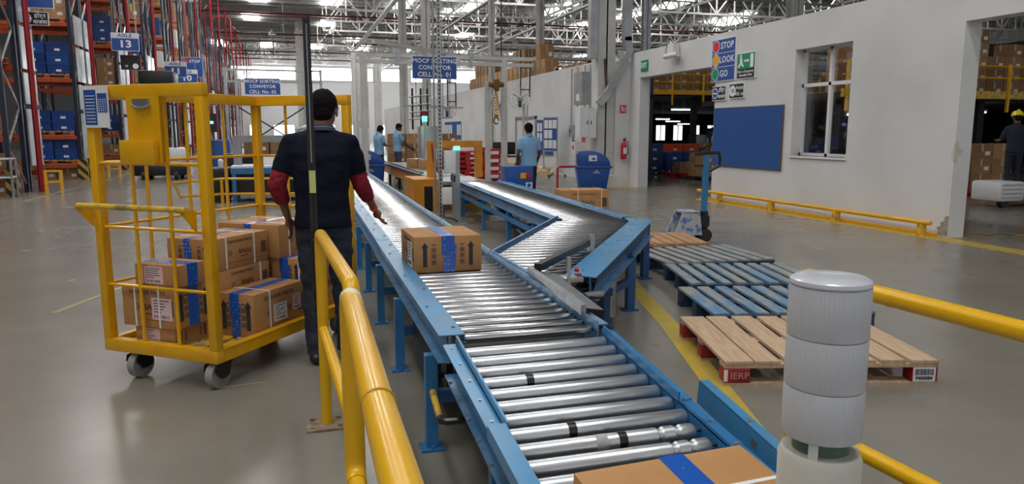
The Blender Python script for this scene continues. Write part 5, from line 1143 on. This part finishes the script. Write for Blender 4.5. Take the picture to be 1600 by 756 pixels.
# ================================================================== GUARD RAILS, BEACON, POLE
def arc_pts(p, c, q, n=6): return [tuple((1-t)**2*Vector(p)+2*t*(1-t)*Vector(c)+t*t*Vector(q)) for t in [k/n for k in range(n+1)]]
gr = thing('guard_rail', 'yellow tubular guard rail with base plate standing by the man', 'guard rail', (.14, 3.0, 0))
A, B = (.125,3.62), (.172,2.34); zt = .965
MB().tube([(*A,.0)]+arc_pts((*A,zt-.06),(*A,zt),(A[0]+.003,A[1]-.06,zt))+arc_pts((B[0],B[1]+.06,zt),(*B,zt),(*B,zt-.06))+[(*B,0)], .027, 16).build('loop', 'yellowtube', gr, world=True)
MB().tube([(A[0],A[1],.49),(B[0],B[1],.47)], .025, 14).build('lower_rail', 'yellowtube', gr, world=True)
bp_ = MB().box(A[0]-.10,A[0]+.08,A[1]-.09,A[1]+.07,0,.012).build('base_plate', 'rust', gr, world=True)
bolts(Matrix(), [(A[0]-.07,A[1]-.06,.012),(A[0]+.06,A[1]-.06,.012),(A[0]-.07,A[1]+.05,.012),(A[0]+.06,A[1]+.05,.012)], .013).build('bolt', 'rust', bp_, world=True)
MB().box(B[0]-.08,B[0]+.08,B[1]-.08,B[1]+.08,0,.012).build('base_plate', 'rust', gr, world=True)
g2 = thing('guard_rail', 'nearest thick yellow guard rail running out of the bottom edge', 'guard rail', (.14, 1.4, 0))
C_, D_ = (.152,2.17), (.118,.40); zt = .975
MB().tube(arc_pts((C_[0],C_[1]-.06,.41),(*C_,.41),(*C_,.47))+arc_pts((*C_,zt-.05),(*C_,zt),(C_[0],C_[1]-.05,zt))+[(C_[0]-.02,1.3,zt),(*D_,zt)], .030, 18).build('loop', 'yellowtube', g2, world=True)
MB().tube([(C_[0],C_[1]-.06,.41),(D_[0],D_[1],.41)], .027, 14).build('lower_rail', 'yellowtube', g2, world=True)
for y in (1.25,): MB().cyl((C_[0]-.02,y-.003,zt),(C_[0]-.02,y+.003,zt),.0325,n=18).build('weld_ring', 'yellowworn', g2, world=True)
MB().cyl((C_[0],C_[1]-.05,zt),(C_[0]-.0005,C_[1]-.13,zt),.0304,n=18).build('tape_remnant', mat('torn_white_tape', (.7,.68,.62), .6, col2=(.80,.50,.02), vscale=16, vth=(.42,.5)), g2, world=True)
for y in (.42,): MB().cyl((D_[0],y,0),(D_[0],y,zt-.02),.028,n=14).box(D_[0]-.08,D_[0]+.08,y-.08,y+.08,0,.012).build('post', 'yellowtube', g2, world=True)
g3 = thing('guard_rail', 'yellow tubular guard rail behind the white beacon on the right', 'guard rail', (1.7, 1.4, 0))
E_, F_ = (1.66,2.09), (1.76,.35)
MB().tube([(*E_,0)]+arc_pts((*E_,.90),(*E_,.965),(E_[0]+.002,E_[1]-.06,.965))+[(*F_,.965),(F_[0],F_[1],.0)], .028, 16).build('loop', 'yellowtube', g3, world=True)
MB().tube([(*E_,.455),(*F_,.455)], .026, 14).build('lower_rail', 'yellowtube', g3, world=True)
for p in (E_, F_): MB().box(p[0]-.08,p[0]+.08,p[1]-.08,p[1]+.08,0,.012).build('base_plate', 'rust', g3, world=True)
# beacon
be = thing('stack_light', 'white ribbed stack light beacon close to the camera', 'beacon', (.458, .535, 0))
def flute(z0, z1, r, n=84):
    mb = MB(); vs = []; fs = []
    zs = [z0, z0+.0012, z1-.0012, z1]; sc = [.985, 1, 1, .985]
    for z, s in zip(zs, sc):
        for k in range(n*2): a = math.pi*k/n; rr2 = r*s*(1+.008*(1 if k % 2 else -1)); vs.append((rr2*math.cos(a), rr2*math.sin(a), z))
    N = n*2
    for i in range(3):
        for k in range(N): fs.append((i*N+k, i*N+(k+1) % N, (i+1)*N+(k+1) % N, (i+1)*N+k))
    fs += [tuple(range(N))[::-1], tuple(range(3*N, 4*N))]; mb._a(vs, fs); return mb
for i in range(3): flute(1.176+i*.0465, 1.176+(i+1)*.0465-.0007, .0345, 60).build('lens_segment', 'lens', be)
MB().lathe([(.0345,1.3155),(.0352,1.317),(.0345,1.320),(.030,1.3225),(.018,1.3245),(.002,1.325)],40).build('cap', 'lens', be)
MB().lathe([(.0335,1.160),(.0335,1.176)],40).build('clear_collar', 'clear', be); MB().cyl((0,0,1.158),(0,0,1.176),.025,n=24).build('circuit_board', 'pcb', be); MB(Matrix.Rotation(R(-50),4,'Z')).box(-.004,.004,-.0325,-.029,1.161,1.176).build('contact_tab', 'white', be)
MB().lathe([(.012,1.05),(.030,1.055),(.036,1.062),(.0365,1.155),(.034,1.161),(.02,1.162)],48).build('base', 'mono', be); MB().cyl((0,0,.01),(0,0,1.055),.011,n=16).build('pole', 'galv', be); MB().cyl((0,0,0),(0,0,.012),.06,n=24).build('foot_plate', 'galv', be)
# raised black barrier pole beside the first guard rail
bp = thing('light_curtain_pole', 'tall thin black pole with a yellow green strip in front of the man', 'pole', (.098, 3.70, .5))
MB().box(.086,.100,3.69,3.712,.56,1.98).box(.105,.120,3.69,3.715,.56,1.985).box(.097,.108,3.70,3.71,.56,1.97).build('profile', 'blackmetal', bp, world=True)
MB().box(.099,.106,3.695,3.70,1.30,1.95).build('glass_strip', 'galv', bp, world=True)
MB().box(.088,.118,3.684,3.689,1.155,1.262).build('reflective_strip', mat('yellow_green_reflector', (.62,.68,.22), .4), bp, world=True)
for z in (.60,.68,.9): MB().box(.085,.135,3.64,3.70,z,z+.03).build('clamp', 'blackmetal', bp, world=True)

# ================================================================== PEOPLE
def chain(mb, pts, n=14):
    """tapered capsules: list of (point, radius)"""
    for (p, r), (q, s) in zip(pts, pts[1:]):
        p, q = Vector(p), Vector(q)
        if (q-p).length > 1e-4: mb.cyl(p, q, r, s, n)
    for p, r in pts: mb.sphere(p, r, n)
    return mb
def rings(mb, rs, n=28, ex=2.4):
    """torso style loft: (cx, cy, z, rx, ry)"""
    vs = []; fs = []
    for (cx, cy, z, rx, ry) in rs:
        for k in range(n):
            a = 2*math.pi*k/n; c, s_ = math.cos(a), math.sin(a)
            vs.append((cx+rx*math.copysign(abs(c)**(2/ex), c), cy+ry*math.copysign(abs(s_)**(2/ex), s_), z))
    for i in range(len(rs)-1):
        for k in range(n): fs.append((i*n+k, i*n+(k+1) % n, (i+1)*n+(k+1) % n, (i+1)*n+k))
    fs += [tuple(range(n))[::-1], tuple(range((len(rs)-1)*n, len(rs)*n))]
    mb._a(vs, fs); return mb
def hand(mb, wrist, elbow, side, curl=.5, sc=1.0, fwd=(0,1,0)):
    w_ = Vector(wrist); d = (w_-Vector(elbow)).normalized(); f = Vector(fwd); f = (f-d*f.dot(d)).normalized(); n_ = d.cross(f).normalized()*side  # palm normal
    c = w_+d*.055*sc
    for i in range(4):
        b = w_+d*(.085-.006*abs(i-1.2))*sc+f*(.030-.020*i)*sc
        mb.cyl(w_+f*(.016-.011*i)*sc, b, .013*sc, .0105*sc, 10); mb.sphere(b, .0105*sc, 10)
        ln = [.040,.045,.042,.032][i]*sc; p = b; dd = d.copy(); r = .0093*sc
        for j in range(3):
            ax = f; ang = curl*(.35+.45*j); q = (dd*math.cos(ang*.5)-n_*side*side*math.sin(ang*.5)).normalized() if True else dd
            e = p+q*ln*(1, .7, .55)[j]; mb.cyl(p, e, r, r*.92, 10); mb.sphere(e, r*.92, 10); p = e; dd = q; r *= .92
    t0 = w_+d*.02*sc+f*.022*sc; t1 = t0+(d*.6+f*.75-n_*.15).normalized()*.042*sc; t2 = t1+(d*.9+f*.35-n_*.25).normalized()*.032*sc; t3 = t2+d*.022*sc
    chain(mb, [(t0,.014*sc),(t1,.0115*sc),(t2,.010*sc),(t3,.0085*sc)], 10)
    mb.sphere(w_+d*.05*sc, (.03*sc,.03*sc,.03*sc), 12)
def person(name, lab, loc, rz, P):
    """P holds joints in metres for a standing figure, facing +Y; scale s"""
    s = P.get('s', 1); vox = P.get('vox', .008)
    t = thing('person', lab, 'person', loc, rz, P.get('group'))
    V = lambda p: Vector(p)*s
    hd = V(P['head']); neck = V(P['neck']); tl = P.get('turn', 0); tilt = P.get('tilt', 0)
    HR = Matrix.Rotation(tl, 4, 'Z') @ Matrix.Rotation(tilt, 4, 'X')
    b = MB(); k = s
    b.sphere(hd+HR @ Vector((0,-.008,.018))*k, (.074*k,.090*k,.088*k), 24, rot=HR)                       # cranium
    b.sphere(hd+HR @ Vector((0,.030,-.045))*k, (.056*k,.060*k,.066*k), 20, rot=HR)                       # face and jaw
    b.sphere(hd+HR @ Vector((0,.062,-.088))*k, (.024*k,.022*k,.022*k), 12, rot=HR)                       # chin
    b.cyl(hd+HR @ Vector((0,.086,-.012))*k, hd+HR @ Vector((0,.104,-.040))*k, .008*k, .014*k, 10); b.sphere(hd+HR @ Vector((0,.102,-.042))*k, .013*k, 10)   # nose
    b.sphere(hd+HR @ Vector((0,.084,-.068))*k, (.024*k,.012*k,.008*k), 12, rot=HR)                       # mouth
    for e in (-1, 1):
        b.sphere(hd+HR @ Vector((e*.078,-.004,-.022))*k, (.009*k,.019*k,.031*k), 12, rot=HR)             # ears
        b.sphere(hd+HR @ Vector((e*.030,.074,.006))*k, (.022*k,.010*k,.007*k), 10, rot=HR)               # brow
    chain(b, [(hd+HR @ Vector((0,-.020,-.050))*k, .054*k), (neck, .056*k), (neck-Vector((0,0,.06))*k, .065*k)], 18)
    rings(b, [(x*k,y*k,z*k,rx*k*.86,ry*k*.86) for x,y,z,rx,ry in P['torso']])
    for sd in ('L', 'R'):
        S_, E1, W1 = V(P['sh'+sd]), V(P['el'+sd]), V(P['wr'+sd])
        chain(b, [(S_,.042*k),(S_.lerp(E1,.5),.036*k),(E1,.033*k)], 14)
        m1 = E1.lerp(W1,.3); chain(b, [(E1,.033*k),(m1,.034*k),(W1,.021*k)], 14)
        hand(b, W1, E1, 1 if sd == 'L' else -1, P.get('curl'+sd, .55), k, P.get('hf'+sd, (0,1,0)))
        H_, K_, A_ = V(P['hip'+sd]), V(P['kn'+sd]), V(P['an'+sd]); chain(b, [(H_,.07*k),(K_,.045*k),(A_,.032*k)], 14)
        chain(b, [(A_,.032*k),(A_+Vector((0,.10,-.045))*k,.022*k)], 10)
    remeshed(b, 'body', P.get('skin', 'skin'), t, vox*.62, 2)
    # hair cap: shell over the cranium down to the nape
    h = MB(); g = P.get('hair', 1.0)
    h.sphere(hd+HR @ Vector((0,-.012,.030))*k, (.082*k*g,.098*k*g,.090*k*g), 28, rot=HR); h.sphere(hd+HR @ Vector((0,-.046,-.020))*k, (.066*k*g,.058*k*g,.070*k*g), 24, rot=HR)
    h.sphere(hd+HR @ Vector((0,.05,.075))*k, (.05*k,.04*k,.03*k), 16, rot=HR)
    for e in (-1,1): h.sphere(hd+HR @ Vector((e*.068,.018,.0))*k, (.014*k,.018*k,.03*k), 12, rot=HR)
    remeshed(h, 'hair' if not P.get('helmet') else 'hair', 'hair', t, vox*.7, 2, wr=.004*k, wscale=38)
    if P.get('helmet'):
        q = MB(); 
        q.T = Matrix.Translation(hd+Vector((0,0,.03))*k) @ HR
        q.lathe([(.118*k,.0),(.122*k,.006*k),(.116*k,.014*k),(.112*k,.06*k),(.085*k,.105*k),(.04*k,.125*k),(.002,.13*k)], 28).box(-.012*k,.012*k,-.10*k,.10*k,.09*k,.135*k); q.build('helmet', 'helmet', t)
    # shirt
    sh_ = MB(); rings(sh_, [(x*k,y*k,z*k,rx*k,ry*k) for x,y,z,rx,ry in P['torso']])
    fs = P.get('sleeve', .75)
    for sd in ('L','R'):
        S_, E1, W1 = V(P['sh'+sd]), V(P['el'+sd]), V(P['wr'+sd]); e = S_.lerp(E1, fs)
        chain(sh_, [(neck-Vector((0,0,.045))*k,.058*k),(neck.lerp(S_,.55)+Vector((0,0,-.022))*k,.056*k),(S_,.062*k),(S_.lerp(e,.5),.062*k)], 16); sh_.cyl(S_.lerp(e,.5), e, .062*k, .062*k, 16)
    remeshed(sh_, 'shirt', P['shirt'], t, vox, 5, wr=P.get('wr', .006)*k, wscale=8/k)
    nk = MB(); up = (hd-neck).normalized(); T = Matrix.Translation(neck-Vector((0,0,.035))*k) @ Matrix.Rotation(R(-12), 4, 'X')
    nk.T = T; nk.lathe([(.082*k,0),(.075*k,.030*k),(.068*k,.042*k),(.064*k,.040*k),(.068*k,.01*k)], 24); nk.build('collar', P.get('collar', P['shirt']), t)
    if P.get('collar'):
        q = MB(); q.T = T; q.lathe([(.0785*k,.020*k),(.078*k,.022*k),(.0765*k,.027*k)],24); q.build('collar_stripe', 'stripe', t)
    if P.get('under'):
        for sd in ('L','R'):
            S_, E1, W1 = V(P['sh'+sd]), V(P['el'+sd]), V(P['wr'+sd]); u = MB()
            chain(u, [(S_.lerp(E1,.55),.050*k),(S_.lerp(E1,.8),.055*k),(E1,.054*k),(E1.lerp(W1,.25),.052*k)], 16); u.cyl(E1.lerp(W1,.25), E1.lerp(W1,.55), .052*k, .041*k, 16)
            remeshed(u, 'sleeve', P['under'], t, vox*.8, 3, wr=.006*k, wscale=26)
    # trousers
    tr = MB(); hx = P['torso'][0]
    rings(tr, [(hx[0]*k,hx[1]*k,.80*k,.148*k,.100*k),(hx[0]*k,hx[1]*k,.88*k,.158*k,.110*k),(hx[0]*k,hx[1]*k,.97*k,.150*k,.105*k)])
    for sd in ('L','R'):
        H_, K_, A_ = V(P['hip'+sd]), V(P['kn'+sd]), V(P['an'+sd])
        chain(tr, [(H_,.086*k),(H_.lerp(K_,.5),.076*k),(K_,.063*k),(K_.lerp(A_,.35),.062*k)], 18); tr.cyl(K_.lerp(A_,.35), A_+Vector((0,0,-.025))*k, .062*k, .058*k, 18)
    remeshed(tr, 'trousers', P['trousers'], t, vox, 4, wr=P.get('wrt', .009)*k, wscale=11/k)
    for sd in ('L','R'):
        A_ = V(P['an'+sd]); f = MB(); yaw = P.get('fy'+sd, 0); dx, dy = math.sin(yaw), math.cos(yaw)
        f.sphere(A_+Vector((0,-.02,-.04))*k, (.042*k,.055*k,.038*k), 16); chain(f, [(A_+Vector((0,0,-.035))*k,.040*k),(A_+Vector((dx*.12,dy*.12,-.050))*k,.036*k),(A_+Vector((dx*.18,dy*.18,-.056))*k,.028*k)], 14)
        for v in f.v: v.z = max(v.z, .002)
        remeshed(f, 'shoe', 'shoe', t, vox*.8, 2)
    if P.get('band'):
        E1, W1 = V(P['elR']), V(P['wrR']); p0 = E1.lerp(W1,.90); p1 = E1.lerp(W1,.98); MB().cyl(p0, p1, .0275*k, .0255*k, 20).build('wristband', 'wrist', t)
    return t
TOR = [(0,0,.865,.172,.128),(0,0,.98,.162,.118),(0,-.005,1.10,.162,.115),(0,-.01,1.22,.176,.122),(0,-.012,1.32,.186,.118),(0,-.008,1.39,.170,.098),(0,-.005,1.44,.11,.075),(0,-.003,1.465,.07,.06)]
base = dict(head=(0,.02,1.605), neck=(0,-.008,1.49), torso=TOR, shL=(-.172,-.005,1.375), shR=(.172,-.005,1.375), elL=(-.25,-.02,1.12), elR=(.25,-.02,1.12), wrL=(-.26,.08,.90), wrR=(.26,.08,.90),
    hipL=(-.085,0,.86), hipR=(.085,0,.86), knL=(-.095,.02,.47), knR=(.095,.02,.47), anL=(-.10,-.01,.085), anR=(.10,-.01,.085))
man = dict(base); man.update(head=(.030,.03,1.585), neck=(.015,-.005,1.475), turn=R(-18), tilt=R(-4), skin='skin', shirt='navyshirt', collar='collar', under='redsleeve', trousers='jeans', vox=.009, sleeve=.72, wr=.009, wrt=.011, band=True,
    elL=(-.262,-.03,1.135), wrL=(-.215,.09,.925), elR=(.235,.04,1.125), wrR=(.325,.20,.945), curlL=.7, curlR=.55, hfL=(0.2,1,0), hfR=(-.2,1,.2),
    hipL=(-.085,0,.86), hipR=(.090,0,.86), knL=(-.085,.03,.47), knR=(.10,.05,.47), anL=(-.075,-.01,.085), anR=(.115,.06,.085), fyL=R(12), fyR=R(10), s=1.0)
person('person', 'man in navy polo over red sleeves standing back to camera by the cart', (.185, 4.66, 0), R(-3), man)
w3 = dict(base); w3.update(skin='skindark', shirt='lightblue', trousers='blacktrousers', vox=.014, s=.93, elL=(-.235,-.03,1.12), wrL=(-.215,.10,.93), elR=(.225,-.02,1.12), wrR=(.22,.12,.92), tilt=R(-10), hair=1.05)
person('person', 'worker in a light blue shirt with his back to camera by the blue control box', (4.27, 13.1, 0), R(4), w3)
w1 = dict(base); w1.update(skin='skindark', shirt='lightblue', trousers='blacktrousers', vox=.016, s=.94, elL=(-.22,.06,1.14), wrL=(-.06,.28,1.13), elR=(.22,.06,1.14), wrR=(.08,.28,1.13), tilt=R(-28), head=(0,.06,1.59), hair=1.08)
person('person', 'left one of two light blue shirted workers, head bent over his hands', (2.36, 20.4, 0), R(-62), w1)
w2 = dict(base); w2.update(skin='skindark', shirt='lightblue', trousers='greytrousers', vox=.016, s=.98, elL=(-.2,.14,1.13), wrL=(-.12,.36,1.02), elR=(.2,.14,1.13), wrR=(.14,.36,.98), tilt=R(-16), head=(0,.05,1.60))
person('person', 'right one of two light blue shirted workers reaching to the feed conveyor', (3.12, 22.2, 0), R(-75), w2)
w4 = dict(base); w4.update(skin='skindark', shirt='lightblue', trousers='greytrousers', vox=.016, s=.92, elL=(-.22,.08,1.13), wrL=(-.14,.3,1.02), elR=(.22,.08,1.13), wrR=(.14,.3,1.0), tilt=R(-25), head=(0,.06,1.59))
person('person', 'worker in light blue bending over cartons in the doorway', (13.05, 20.9, 0), R(60), w4)
w5 = dict(base); w5.update(skin='skin', shirt='navyoverall', trousers='navyoverall', vox=.014, s=.90, helmet=True, sleeve=1.0, elL=(-.24,.10,1.14), wrL=(-.2,.34,1.12), elR=(.24,.05,1.12), wrR=(.2,.3,1.08), tilt=R(-12))
person('person', 'worker in dark overalls and yellow helmet riding the white order picker', (13.50, 10.98, .262), R(-30), w5)
